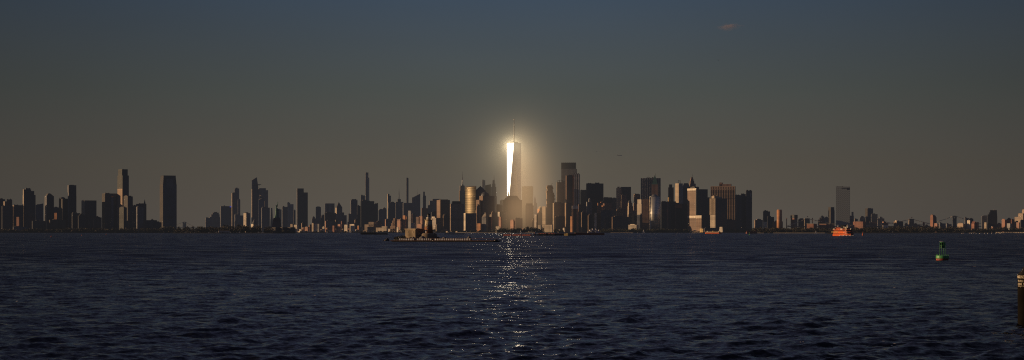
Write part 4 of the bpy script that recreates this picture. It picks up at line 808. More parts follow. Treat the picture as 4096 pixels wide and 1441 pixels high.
# ------------------------------------------------------------------ statue on its pedestal
def statue():
    D = 5600; s = D / F; t = empty('statue', (X(1107, D), D, GROUND)); tag(t, 'green copper statue raising a torch on a broad stone pedestal', 'statue')
    z = lambda py: Z(py, D) - GROUND
    q = MB(); q.frus(-19 * s, 19 * s, -19 * s, 19 * s, z(914), z(905), .92); q.frus(-16.5 * s, 16.5 * s, -16.5 * s, 16.5 * s, z(905) - .2, z(882), .80); q.box(-14.5 * s, 14.5 * s, -14 * s, 14 * s, z(882) - .2, z(878.5)); q.frus(-13 * s, 13 * s, -12.5 * s, 12.5 * s, z(878.5) - .2, z(872.5), .9)
    q.box(-11 * s, 11 * s, -11 * s, 11 * s, z(873), z(871.8)); q.build('pedestal', plain('pedestal_stone', (.13, .105, .09), .9, 0, .4, .05), t)
    # robed body as one surface: (z row, centre x, half width, half depth)
    prof = [(872, -1, 10.8, 8), (869, -1, 10.2, 7.8), (865, -.5, 8.6, 7), (860, .2, 7.4, 6.2), (854, .8, 6.9, 5.8), (848, 1, 6.8, 5.6), (842, .6, 7, 5.4), (838, .2, 6.6, 5), (834, -.6, 5.0, 4.2), (831.5, -1.4, 2.8, 2.8), (830, -1.6, 2.2, 2.2), (828.4, -1.7, 3.0, 3), (826, -1.7, 3.3, 3.2), (823.4, -1.7, 2.9, 2.9), (822, -1.7, 1.6, 1.6), (821.5, -1.7, .05, .05)]
    q = MB(); n = 28; lp = []
    for py, cx, a, b in prof:
        fold = 1 if py > 838 else 0
        lp.append([((cx + a * math.cos(2 * math.pi * k / n) * (1 + fold * .07 * math.sin(7 * 2 * math.pi * k / n + py * .05))) * s, b * math.sin(2 * math.pi * k / n) * s * (1 + fold * .07 * math.cos(9 * 2 * math.pi * k / n)), z(py)) for k in range(n)])
    for i in range(len(lp) - 1):
        for k in range(n): q.face([lp[i][k], lp[i][(k + 1) % n], lp[i + 1][(k + 1) % n], lp[i + 1][k]], None, 0, True)
    # raised right arm and the folded left arm
    arm = [((-3.0, -1, 836.5), 2.6), ((-.5, -1.5, 830), 2.2), ((2.2, -1.5, 824), 1.9), ((3.4, -1.2, 818), 1.35), ((4.2, -1.0, 813.5), 1.15)]
    for (p, r), (p2, r2) in zip(arm[:-1], arm[1:]): q.tube((p[0] * s, p[1] * s, z(p[2])), (p2[0] * s, p2[1] * s, z(p2[2])), r * s, r2 * s, 10)
    for p, r in arm: q.ball((p[0] * s, p[1] * s, z(p[2])), r * s * 1.02)
    for p, r, p2, r2 in (((5.6, -2, 837), 2.2, (7.4, -3.5, 844), 1.9), ((7.4, -3.5, 844), 1.9, (6.0, -5.6, 847), 1.4)): q.tube((p[0] * s, p[1] * s, z(p[2])), (p2[0] * s, p2[1] * s, z(p2[2])), r * s, r2 * s, 10)
    q.build('robed_figure', COPPER, t)
    q = MB()
    for k in range(7):
        a = math.pi * (k / 6) ; q.tube(((-1.7 + 2.4 * math.cos(a)) * s, -1 * s, z(824) + 2.0 * s * math.sin(a)), ((-1.7 + 4.6 * math.cos(a)) * s, -1 * s, z(824) + 4.6 * s * math.sin(a)), .4 * s, .08 * s, 5)
    q.build('spiked_crown', COPPER, t)
    q = MB(); x = 4.3 * s; q.rings([(.5 * s, z(814)), (.7 * s, z(811.5)), (1.6 * s, z(810.8)), (1.6 * s, z(810)), (.9 * s, z(809.6)), (1.1 * s, z(808.6)), (.1 * s, z(806.4))], x, -1 * s, 12); q.build('torch', COPPER, t)
    q = MB(); q.prism([(5.2 * s, -6 * s, z(848)), (9 * s, -4.4 * s, z(849)), (9 * s, -3.6 * s, z(849)), (5.2 * s, -5.2 * s, z(848))], [(4.6 * s, -5.4 * s, z(839)), (8.4 * s, -3.8 * s, z(840)), (8.4 * s, -3.0 * s, z(840)), (4.6 * s, -4.6 * s, z(839))], None, 0, bottom=True); q.build('tablet', COPPER, t)
    D2 = 5560; f = empty('fort_wall', (X(1131, D2), D2, .4)); tag(f, 'dark low star shaped stone fort wall beneath the statue', 'fort')
    q = MB(); w = 47 * D2 / F; h = Z(912, D2)
    lo = [(-w, 0, 0), (-w * .6, -10, 0), (-w * .3, 6, 0), (0, -12, 0), (w * .35, 4, 0), (w * .7, -12, 0), (w, 0, 0), (w * .9, 60, 0), (-w * .9, 60, 0)]
    q.prism(lo, [(x * .985, y + 1, h) for x, y, _ in lo]); q.build('rampart', plain('fort_stone', (.06, .052, .048), .9, 0, .4, .05), f)
    q = MB(); q.prism([(x * .98, y + 2, h - .1) for x, y, _ in lo], [(x * .97, y + 3, h + 1.6) for x, y, _ in lo]); q.build('parapet', plain('fort_parapet', (.08, .07, .06), .9), f)

# ------------------------------------------------------------------ ferry
def ferry():
    D = 2440; l, m, r = 3320, 3384, 3422; s = D / F
    th = math.radians(17); phi = math.atan2(m - 2048, F)
    Ln, w = (m - l) * s / math.sin(th), (r - m) * s / math.cos(th)
    t = empty('ferry', (X(m, D), D, 0), th - phi); tag(t, 'big orange double ended ferry, sunlit side left and dark bow to the right', 'ferry')
    z = lambda py: (944.5 - py) * s + .1
    # plan outline with rounded ends: local x 0..w, y 0..Ln
    def plan(ins=0, e=6.0, y0=0.0, y1=None):
        y1 = Ln if y1 is None else y1
        return [(w * .5, y0 + ins * .3), (w * .82, y0 + e * .25 + ins), (w - ins, y0 + e + ins), (w - ins, y1 - e - ins), (w * .82, y1 - e * .25 - ins), (w * .5, y1 - ins * .3), (w * .18, y1 - e * .25 - ins), (ins, y1 - e - ins), (ins, y0 + e + ins), (w * .18, y0 + e * .25 + ins)]
    def slab(q, z0, z1, ins=0, ins2=None, e=6.0, y0=0.0, y1=None, mi=0):
        ins2 = ins if ins2 is None else ins2
        q.prism([(x, y, z0) for x, y in plan(ins, e, y0, y1)], [(x, y, z1) for x, y in plan(ins2, e, y0, y1)], [mi], mi, bottom=True)
    q = MB(); slab(q, -1.5, z(937.5), .8, 0, 14); q.build('hull', P_ORANGE, t)
    q = MB(); slab(q, z(941) , z(939.4), -.35, -.35, 14); q.build('rubbing_strake', P_ORANGED, t)
    q = MB(); slab(q, z(937.5) - .05, z(928), .5, .5, 8, 4, Ln - 4); q.build('main_deckhouse', P_ORANGE, t)
    q = MB(); slab(q, z(928) - .05, z(926.3), .9, .9, 8, 5, Ln - 5); q.build('window_band', P_ORANGED, t)
    q = MB(); slab(q, z(926.3) - .05, z(919.5), .4, .4, 7, 7, Ln - 7); q.build('upper_deckhouse', P_ORANGE, t)
    q = MB(); slab(q, z(919.5) - .05, z(918.6), .1, .1, 7, 2, Ln - 2); q.build('boat_deck', P_ORANGED, t)
    # openings along the lit side, and on the dark end
    for z0, z1, y0, n, st, wd in ((936.6, 934.4, 10, 26, 3.0, 1.7), (924.6, 921.8, 11, 28, 2.7, 1.7)):
        q = MB()
        for k in range(n): q.box(.3 if z0 > 930 else .2, .62, y0 + k * st, y0 + k * st + wd, z(z0), z(z1))
        q.build('window_row', P_WIN, t)
    for z0, z1, y0 in ((936, 930, 3.2), (927, 922, 6.2)):
        q = MB(); q.box(w * .22, w * .78, y0, y0 + 3, z(z0), z(z1)); q.build('end_opening', P_WIN, t)
    for zz, y0 in ((936.8, -.2), (929, 2.0), (921, 4.6)):
        q = MB(); q.prism([(x, y, z(zz)) for x, y in plan(.2, 6, y0, y0 + 16)], [(x, y, z(zz) + .9) for x, y in plan(.2, 6, y0, y0 + 16)], None, 0, bottom=True); q.build('end_balcony', P_ORANGED, t)
    q = MB(); slab(q, z(918.6) - .05, z(914.5), 2.2, 2.6, 5, 18, Ln - 18); q.build('sun_deckhouse', P_ORANGED, t)
    q = MB(); slab(q, z(914.5) - .05, z(910.5), 4.2, 5.5, 5, 26, Ln - 14); q.build('curved_screen', P_ORANGED, t)
    for y0, nm in ((8, P_SAIL), (Ln - 20, P_SAIL)):
        q = MB(); q.box(w * .25, w * .62, y0, y0 + 5, z(918.6), z(915.4)); q.box(w * .22, w * .65, y0 - .6, y0 + 5.5, z(915.4), z(914.8)); q.box(w * .25, w * .62, y0, y0 + 5, z(914.8) , z(912.6)); q.box(w * .2, w * .68, y0 - .8, y0 + 6, z(912.6), z(911)); o = q.build('pilot_house', P_CREAM if y0 < 20 else P_ORANGED, t)
        q2 = MB(); q2.box(w * .245, w * .625, y0 - .05, y0 + 5.05, z(914.6), z(912.9)); q2.build('window_band', P_WIN, o)
        q = MB(); x = w * .45; q.tube((x, y0 + 3, z(911.2)), (x, y0 + 3, z(899)), .35, .2); q.tube((x - 2, y0 + 3, z(903.5)), (x + 2, y0 + 3, z(903.5)), .15); q.tube((x - 1.2, y0 + 3, z(907.5)), (x + 1.2, y0 + 3, z(907.5)), .2); q.ball((x, y0 + 3, z(905)), .6); q.build('mast', P_SAIL, t)
    q = MB(); yc = Ln * .42
    q.rings([(4.4, z(914.6)), (4.0, z(903))], w * .5, yc, 18, 1.5); q.rings([(4.2, z(903.2)), (4.2, z(901.5))], w * .5, yc, 18, 1.5); q.build('funnel', P_BLACK, t)
    q = MB()
    for k in range(4): q.tube((w * .3 + k * 1.2, yc - 9 - k, z(914)), (w * .3 + k * 1.2, yc - 9 - k, z(906 + k % 2 * 2)), .5)
    q.build('vent_pipe', P_SAIL, t)
    for k, (x, y) in enumerate(((1.1, Ln * .3), (1.1, Ln * .36), (1.1, Ln * .8), (w - 2, 14))):
        q = MB(); q.ball((x, y, z(917.2)), .7, 2.6, .8); q.build('life_raft', P_SAIL, t)
    # pale ball painted as the glint on the bow knuckle; white wake at the waterline
    q = MB(); q.ball((1.0, 13.5, z(942.2)), 1.1, 1.1, .9); q.build('bow_glint', P_SAIL, t)
    text('ferry_lettering', 'STATEN ISLAND FERRY', 3.0, P_YEL, t, (.44, Ln * .72, z(931.8)), (math.pi / 2, 0, -math.pi / 2), .05)
    wk = empty('wake', (X(3374, D - 20), D - 22, 0)); 
    C.objects.unlink(wk); bpy.data.objects.remove(wk)
    q = MB(); r2 = random.Random(5)
    for k in range(46):
        f = k / 45; x0 = (f - .5) * 17; q.ball((x0 + r2.uniform(-.4, .4), r2.uniform(-2.5, 2.5), r2.uniform(.1, .45)), r2.uniform(.5, 1.3), r2.uniform(.8, 2), r2.uniform(.2, .5), 7)
    o = q.build('wake', WHITE, None, (X(3388, D - 16), D - 16, .1)); tag(o, 'white foam churned up beside the orange ferry bow', 'wake', None, 'stuff')

def text(name, body, size, material, parent, loc, rot, ext=.02, align='CENTER', xs=1.0):
    cu = bpy.data.curves.new(name, 'FONT'); cu.body = body; cu.size = size; cu.extrude = ext; cu.align_x = align
    tmp = bpy.data.objects.new(name + '_c', cu); C.objects.link(tmp); bpy.context.view_layer.update()
    me = bpy.data.meshes.new_from_object(tmp.evaluated_get(bpy.context.evaluated_depsgraph_get()))
    C.objects.unlink(tmp); bpy.data.objects.remove(tmp)
    o = bpy.data.objects.new(name, me); C.objects.link(o); me.materials.clear(); me.materials.append(material); o.parent = parent; o.location = loc; o.rotation_euler = rot; o.scale = (xs, 1, 1)
    return o

# ------------------------------------------------------------------ lighthouse, its old fort-like pier and the gravel barge
def lighthouse():
    D = 1250; s = D / F; z = lambda py: (962 - py) * s - .35
    t = empty('lighthouse', (X(1713, D), D + 6, .35)); tag(t, 'conical iron lighthouse, cream above and rusty brown below, on a round stone pier', 'lighthouse')
    q = MB(); q.rings([(18 * s, z(934)), (16.6 * s, z(917)), (16.3 * s, z(914.5)), (15.9 * s, z(907))], n=32); q.build('lower_tower', P_BROWN, t)
    q = MB(); q.rings([(15.9 * s, z(907)), (15.1 * s, z(897)), (14.2 * s, z(881.5))], n=32)
    for py in (889, 898): q.rings([(15.2 * s if py > 893 else 14.9 * s, z(py) - .08), (15.2 * s if py > 893 else 14.9 * s, z(py) + .08)], n=32)
    q.build('upper_tower', P_CREAM, t)
    q = MB(); q.rings([(14.2 * s, z(882)), (17.6 * s, z(880.6)), (17.8 * s, z(879.6)), (9 * s, z(879.5))], n=32); q.build('gallery', P_CREAM, t)
    g = MB()
    for k in range(20):
        a = 2 * math.pi * k / 20; a2 = 2 * math.pi * (k + 1) / 20; R = 17.4 * s
        g.tube((R * math.cos(a), R * math.sin(a), z(879.7)), (R * math.cos(a), R * math.sin(a), z(874.5)), .04, n=4)
        for zz in (874.5, 877): g.tube((R * math.cos(a), R * math.sin(a), z(zz)), (R * math.cos(a2), R * math.sin(a2), z(zz)), .035, n=4)
    g.build('railing', METAL, t)
    q = MB(); q.rings([(8.9 * s, z(879.8)), (8.6 * s, z(870.6)), (9.6 * s, z(870.2)), (9.6 * s, z(869.6)), (6 * s, z(869.5))], n=28); q.build('watch_room', WHITE, t)
    q = MB(); q.rings([(6 * s, z(869.8)), (6 * s, z(859.5))], n=16); o = q.build('lantern_room', WHITE, t)
    q = MB()
    for k in range(8):
        a = 2 * math.pi * (k + .5) / 8; c, d = math.cos(a) * 5.95 * s, math.sin(a) * 5.95 * s
        tx, ty = -math.sin(a) * .30, math.cos(a) * .30
        q.prism([(c - tx, d - ty, z(868)), (c + tx, d + ty, z(868)), (c * 1.03 + tx, d * 1.03 + ty, z(868)), (c * 1.03 - tx, d * 1.03 - ty, z(868))], [(c - tx, d - ty, z(861)), (c + tx, d + ty, z(861)), (c * 1.03 + tx, d * 1.03 + ty, z(861)), (c * 1.03 - tx, d * 1.03 - ty, z(861))], None, 0, bottom=True)
    q.build('lantern_pane', P_WIN, o)
    q = MB(); q.rings([(6.9 * s, z(859.8)), (6.4 * s, z(858.6)), (4.4 * s, z(856.2)), (1.4 * s, z(854.8)), (1.2 * s, z(854.2)), (.7 * s, z(853))], n=20); q.tube((0, 0, z(853.2)), (0, 0, z(850.5)), .07, .03); q.build('dome_roof', P_BLACK, t)
    def opening(nm, px, za, zb, w, mt, R):
        x = (px - 1713) * s; y = -math.sqrt(max(.01, R * R - x * x)); a = math.atan2(x, -y); r_ = []
        q = MB(); q.box(-w / 2, w / 2, -.1, .25, z(za), z(zb)); o = q.build(nm, mt, t); o.location = (x, y, 0); o.rotation_euler = (0, 0, a); return o
    o = opening('window_frame', 1709, 916.8, 909, .85, WHITE, 16.6 * s); q = MB(); q.box(-.26, .26, -.14, .1, z(915.8), z(910)); q.build('pane', P_WIN, o)
    o = opening('window_frame', 1702.5, 899, 895, .6, P_CONC, 15.2 * s); q = MB(); q.box(-.2, .2, -.14, .1, z(898.4), z(895.6)); q.build('pane', P_WIN, o)
    opening('door', 1701.5, 932, 920, 1.0, WHITE, 17.2 * s)
    q = MB(); q.tube((4.2, -2.0, z(934)), (2.9, -2.4, z(927)), .12); q.build('ladder', P_SAIL, t)
    # round pier below the tower
    q = MB(); q.rings([(34 * s, -1.5 - .35), (33.6 * s, z(950)), (33 * s, z(938)), (30 * s, z(933.5)), (12 * s, z(933.4))], 0, 0, 20, .7); q.build('stone_pier', P_CONC, t)
    # old square-sided stone pier block behind it
    b = empty('pier_block', (X(1661, D), D + 4, .3), .67); tag(b, 'weathered stone pier block standing left of the lighthouse, half in sun', 'pier block')
    q = MB(); w, d, h = 33 * s / math.cos(.62), 43 * s / math.sin(.62), z(914.5)
    q.frus(0, w, 0, d, -1.5, h - .5, .975); q.box(-.2, w + .2, -.2, d + .2, h - .6, h)
    q.build('block_body', P_CONC, b)
    q = MB()
    for k in range(9): q.frus(-.14, .1, d * (k + .4) / 9 - .25, d * (k + .4) / 9 + .25, 0, h - .9, .8)
    q.build('buttress', P_CONC, b)
    for k in (2, 6):
        q = MB(); q.box(-.1, .2, d * k / 9, d * k / 9 + .8, h * .62, h * .78); q.build('opening', P_WIN, b)
    # rocks
    def rock(nm, lb, px, D_, w, h, seed, d=None):
        bm = bmesh.new(); bmesh.ops.create_icosphere(bm, subdivisions=3, radius=1); r2 = random.Random(seed)
        ks = [(Vector((r2.gauss(0, 1), r2.gauss(0, 1), r2.gauss(0, 1))).normalized(), r2.uniform(.55, .95)) for _ in range(16)]
        for v in bm.verts:
            n = v.co.normalized(); e = 1.0
            for kd, kr in ks: e = min(e, kr / max(.2, n.dot(kd))) if n.dot(kd) > .2 else e
            v.co = n * e; v.co.x *= w; v.co.y *= d or w * .8; v.co.z *= h
        me = bpy.data.meshes.new(nm); bm.to_mesh(me); bm.free(); me.materials.append(P_ROCK)
        o = bpy.data.objects.new(nm, me); C.objects.link(o); o.location = (X(px, D_), D_, 0); tag(o, lb, 'rock'); return o
    rock('rock', 'dark pointed rock standing in the water off the barge end', 1546, 1180, 1.9, 2.3, 4); rock('rock', 'small dark flat rock left of the pointed rock', 1536, 1180, .9, .7, 9)
    for k, (px, w, h) in enumerate(((1594, 3.0, 1.7), (1607, 3.0, 2.5), (1622, 3.4, 3.0), (1668, 4.2, 2.6), (1748, 3.2, 2.4), (1640, 4, 2.9))):
        o = rock('rock', 'dark boulder heaped around the foot of the lighthouse piers', px, 1262 - k, w, h, 20 + k); o['group'] = 'boulders around the lighthouse piers'
    # scrub on the rocks
    q = MB(); r2 = random.Random(2)
    for k in range(500):
        px = r2.uniform(1576, 1622); c = Vector((X(px, 1215), 1215 + r2.uniform(-3, 3), r2.uniform(.7, 3.2) * (.5 + .5 * min(1, (px - 1570) / 30))))
        a, b_ = Vector((r2.gauss(0, 1), r2.gauss(0, 1), r2.gauss(0, 1))) * .25, Vector((r2.gauss(0, 1), r2.gauss(0, 1), r2.gauss(0, 1))) * .25
        q.face([c, c + a, c + a + b_, c + b_])
    o = q.build('scrub', plain('scrub_leaf', (.05, .05, .022), .9, 0, .5, .5)); tag(o, 'low green brown scrub at the left end of the barge', 'scrub', None, 'stuff')
    barge()

def barge():
    D = 1080; s = D / F; W = (1981 - 1562) * s; TW = math.radians(-18); W /= math.cos(TW); t = empty('gravel_barge', (X(1562, D), D, 0), TW); tag(t, 'long dark flat barge with a row of white side boards carrying gravel', 'barge')
    z = lambda py: (966.5 - py) * s; x = lambda px: (px - 1562) * s / math.cos(TW)
    q = MB(); q.prism([(1.6, 0, -.6), (W - 2.5, 0, -.6), (W - 2.5, 12, -.6), (1.6, 12, -.6)], [(0, 0, z(960.5)), (W, 0, z(960.5)), (W, 12, z(960.5)), (0, 12, z(960.5))], None, 0, bottom=True); q.build('hull', P_BLACK, t)
    q = MB(); q.box(-.15, W + .15, -.2, .1, z(961.6), z(960.4)); q.build('rubbing_strake', plain('rust_rail', (.14, .06, .04), .8), t)
    r2 = random.Random(8); px = 1596; k = 0
    posts = MB(); rail = MB()
    while px < 1884:
        wd = r2.choice((5.6, 6, 6.6, 7)); gap = 2.6
        if not (1654 < px < 1660 or 1729 < px < 1734):
            b = MB(); z0, z1 = z(960) + r2.uniform(0, .08), z(952.8) - r2.uniform(0, .2); b.box(x(px), x(px + wd), .05, .17, z0, z1)
            b.box(x(px) + .05, x(px + wd) - .05, -.02, .06, z0 + .42, z0 + .5); b.build('side_board', P_BOARD, t)
        posts.box(x(px + wd) + .1, x(px + wd) + .32, -.02, .2, z(960.5), z(952)); px += wd + gap
    posts.box(x(1596) - .3, x(1596) - .1, -.02, .2, z(960.5), z(952))
    for px in range(1890, 1980, 12): posts.box(x(px), x(px) + .15, 0, .15, z(960.5), z(953))
    posts.build('post_row', METAL, t)
    rail.box(x(1596), x(1884), -.04, .04, z(952.4), z(951.8)); rail.box(x(1884), x(1972), .02, .1, z(953.2), z(952.8)); rail.box(x(1596), x(1972), 11.6, 11.8, z(954), z(953.4)); rail.build('top_rail', plain('rust_rail2', (.16, .06, .045), .8), t)
    q = MB(); q.box(x(1968), x(1974), 5, 8, z(960.6), z(956)); q.box(x(1570), x(1573), 4, 5, z(960.6), z(957.5)); q.box(x(1583), x(1585), 2, 3, z(960.6), z(958)); q.build('winch', METAL, t)
    for n, (a, c, tp, lb) in enumerate(((1627, 1653, 946.5, 'grey gravel heap, second from the left on the barge'), (1658, 1696, 943, 'largest grey gravel heap in the middle of the barge'), (1750, 1780, 947.5, 'faint low gravel heap right of the lighthouse on the barge'), (1854, 1876, 944.5, 'steep grey gravel heap at the right end of the barge'))):
        R = (c - a) / 2 * s; h = z(tp) - z(960.5); m_ = MB(); r3 = random.Random(40 + n); pr = [(R, 0), (R * .93, h * .2), (R * .68, h * .55), (R * .38, h * .85), (R * .15, h * .98), (.02, h)]
        m_.rings(pr, 0, 0, 26, .9); o = m_.build('gravel_heap', P_GRAVEL, None, (X(1562, D) + x((a + c) / 2) * math.cos(TW) - 6 * math.sin(TW), D + x((a + c) / 2) * math.sin(TW) + 6 * math.cos(TW), z(960.5) + .02)); tag(o, lb, 'gravel heap')
        for v in o.data.vertices: v.co.z += r3.uniform(-.06, .06) * (v.co.z > .05); v.co.x += r3.uniform(-.1, .1)

# ------------------------------------------------------------------ small craft and marks
def hull(q, Ln, w, h, mi=0, rake=.12):
    lo = [(-Ln * .42, 0), (-Ln * .36, -w * .42), (Ln * .3, -w * .42), (Ln * (.5 - rake), 0), (Ln * .3, w * .42), (-Ln * .36, w * .42)]
    hi = [(-Ln * .5, 0), (-Ln * .46, -w * .5), (Ln * .3, -w * .5), (Ln * .5, 0), (Ln * .3, w * .5), (-Ln * .46, w * .5)]
    q.prism([(x, y, -.4) for x, y in lo], [(x, y, h) for x, y in hi], [mi], mi, bottom=True)
def sailboat(lb, px, D, hgt, heel=0.0, mirror=1, masts=1):
    t = empty('sailboat', (X(px, D), D, 0), 0 if mirror > 0 else math.pi); t.rotation_euler.x = heel; tag(t, lb, 'sailboat')
    L_ = hgt * .8; q = MB(); hull(q, L_, L_ * .26, L_ * .09); q.build('hull', WHITE, t)
    q = MB(); q.box(-L_ * .15, L_ * .15, -L_ * .07, L_ * .07, L_ * .088, L_ * .14); q.build('cabin', P_CREAM, t)
    q = MB(); q.tube((L_ * .05, 0, L_ * .08), (L_ * .05, 0, hgt), L_ * .012, L_ * .006); q.tube((L_ * .05, 0, L_ * .18), (-L_ * .4, 0, L_ * .2), L_ * .01); q.build('mast', METAL, t)
    if masts:
        q = MB(); y = .1; n = 6
        for k in range(n):
            f0, f1 = k / n, (k + 1) / n; bl = lambda f: math.sin(math.pi * f) * L_ * .06
            xa, xb = L_ * .03, -L_ * .38
            q.face([(xa, 0, hgt * (.2 + .78 * f0)), (xa + (xb - xa) * (1 - f0) * 1, bl(f0), hgt * (.22 + .76 * f0)), (xa + (xb - xa) * (1 - f1), bl(f1), hgt * (.22 + .76 * f1)), (xa, 0, hgt * (.2 + .78 * f1))])
        q.build('mainsail', P_SAIL, t)
        q = MB(); q.face([(L_ * .47, 0, L_ * .12), (L_ * .07, L_ * .05, L_ * .2), (L_ * .06, 0, hgt * .85)]); q.build('jib', P_SAIL, t)
def motorboat(lb, px, D, L_, turn=0.0, name='motorboat', cat='boat', hm=None, decks=1):
    t = empty(name, (X(px, D), D, 0), turn); tag(t, lb, cat)
    h = L_ * .1; q = MB(); hull(q, L_, L_ * .27, h); q.build('hull', hm or WHITE, t)
    z = h - .02
    for k in range(decks):
        q = MB(); f = 1 - .25 * k; q.box(-L_ * .36 * f, L_ * .2 * f, -L_ * .1, L_ * .1, z, z + L_ * .085); o = q.build('deckhouse', WHITE, t)
        q = MB(); q.box(-L_ * .34 * f, L_ * .203 * f, -L_ * .102, L_ * .102, z + L_ * .04, z + L_ * .065); q.build('window_band', P_WIN, o); z += L_ * .085
    q = MB(); q.tube((0, 0, z - .1), (0, 0, z + L_ * .13), L_ * .008); q.build('mast', METAL, t)
def flat_barge(lb, l, r, D, top, m_, load=None, dark=.0):
    s = D / F; W = (r - l) * s; t = empty('barge', (X(l, D), D, 0), math.radians(-15 if m_ in (P_RED, P_YEL) or load in (P_RED,) else -7)); tag(t, lb, 'barge'); zt = Z(top, D)
    q = MB(); q.prism([(W * .04, 0, -.5), (W * .96, 0, -.5), (W * .96, 10, -.5), (W * .04, 10, -.5)], [(0, 0, zt * .75), (W, 0, zt * .75), (W, 10, zt * .75), (0, 10, zt * .75)], None, 0, bottom=True); q.build('hull', m_, t)
    q = MB(); q.box(W * .05, W * .95, .5, 9.5, zt * .75 - .02, zt); 
    for k in range(int(W / 4)): q.box(W * .05 + k * 4, W * .05 + k * 4 + .4, .2, .6, zt * .3, zt)
    q.build('coaming', load or m_, t)
def small_float(lb, px, D, h):
    t = empty('marker_buoy', (X(px, D), D, 0)); tag(t, lb, 'buoy', None)
    q = MB(); q.rings([(h * .3, -.3), (h * .36, h * .1), (h * .3, h * .4), (h * .1, h * .5)], n=14); q.build('float', P_NUN, t)
    q = MB(); q.tube((0, 0, h * .45), (0, 0, h), h * .05); q.ball((0, 0, h), h * .12); q.build('top_mark', P_NUN, t)

def tug():
    D = 2750; s = D / F; t = empty('tugboat', (X(2143, D), D, 0)); tag(t, 'small white and dark tugboat with a tall wheelhouse between the red barges', 'tugboat')
    q = MB(); hull(q, 18 * s * 1.25, 6 * s, 4.2 * s); q.build('hull', P_BLACK, t)
    z = 4.0 * s
    for nm, w, d, h, x0 in (('deckhouse', 8, 4, 4.2, -2), ('upper_house', 5.6, 3.2, 3.6, -1)):
        q = MB(); q.box((x0 - w / 2) * s, (x0 + w / 2) * s, -d / 2 * s, d / 2 * s, z, z + h * s); q.build(nm, WHITE if nm == 'upper_house' else P_CREAM, t); z += h * s - .05
    q = MB(); q.box(-3 * s, 1.2 * s, -1.5 * s, 1.5 * s, z, z + 2.6 * s); o = q.build('wheelhouse', WHITE, t); q = MB(); q.box(-3.1 * s, 1.3 * s, -1.6 * s, 1.6 * s, z + .9 * s, z + 2 * s); q.build('window_band', P_WIN, o); z += 2.6 * s
    q = MB(); q.tube((-1 * s, 0, z), (-1 * s, 0, z + 4.5 * s), .3 * s, .15 * s); q.tube((2.4 * s, 0, 6 * s), (3.2 * s, 0, z + 3 * s), .3 * s, .2 * s); q.build('mast', P_SAIL, t)
    q = MB(); q.rings([(1 * s, 7 * s), (.9 * s, 12 * s)], -5.4 * s, 0, 12); q.build('funnel', P_RED, t)

def crane_barge():
    D = 3050; s = D / F; l = 2302; t = empty('crane_barge', (X(l, D), D, 0)); tag(t, 'long low work barge with two leaning crane booms and white cabins', 'crane barge'); x = lambda p: (p - l) * s
    z = lambda p: Z(p, D)
    q = MB(); q.box(0, x(2418), 0, 24, -.5, z(932.5)); q.build('hull', P_DARKRED, t)
    for a, b, tp, mt in ((2384, 2397, 926.5, P_BOARD), (2352, 2355, 926, P_SAIL), (2365, 2368, 926, P_SAIL), (2356, 2362, 930.5, P_SAIL), (2300, 2340, 930.8, P_YEL)):
        q = MB(); q.box(x(a), x(b), 4, 12, z(932.6), z(tp)); q.box(x(a) + .4, x(b) - .4, 3.8, 4.1, z(931.5), z((tp + 932) / 2)); q.build('cabin', mt, t)
    for a, b, p0, p1 in ((2369, 2380, 914, 931), (2381.5, 2391, 914.5, 927)):
        q = MB(); q.tube((x(b), 8, z(p1)), (x(a), 8, z(p0)), .9, .6, 4); q.tube((x(b) + 3, 8, z(932)), (x(b), 8, z(p1 - 4)), .6, .4, 4); q.tube((x(b), 8, z(p1 - 4)), (x(a), 8, z(p0)), .25, .25, 4); q.build('crane_boom', P_BOARD, t)
    for a, tp in ((2361.5, 922.5), (2369.5, 922.3), (2396.5, 923)):
        q = MB(); q.tube((x(a), 6, z(932.5)), (x(a), 6, z(tp)), .4); q.ball((x(a), 6, z(tp)), 1.5); q.build('lamp_post', P_SAIL, t)

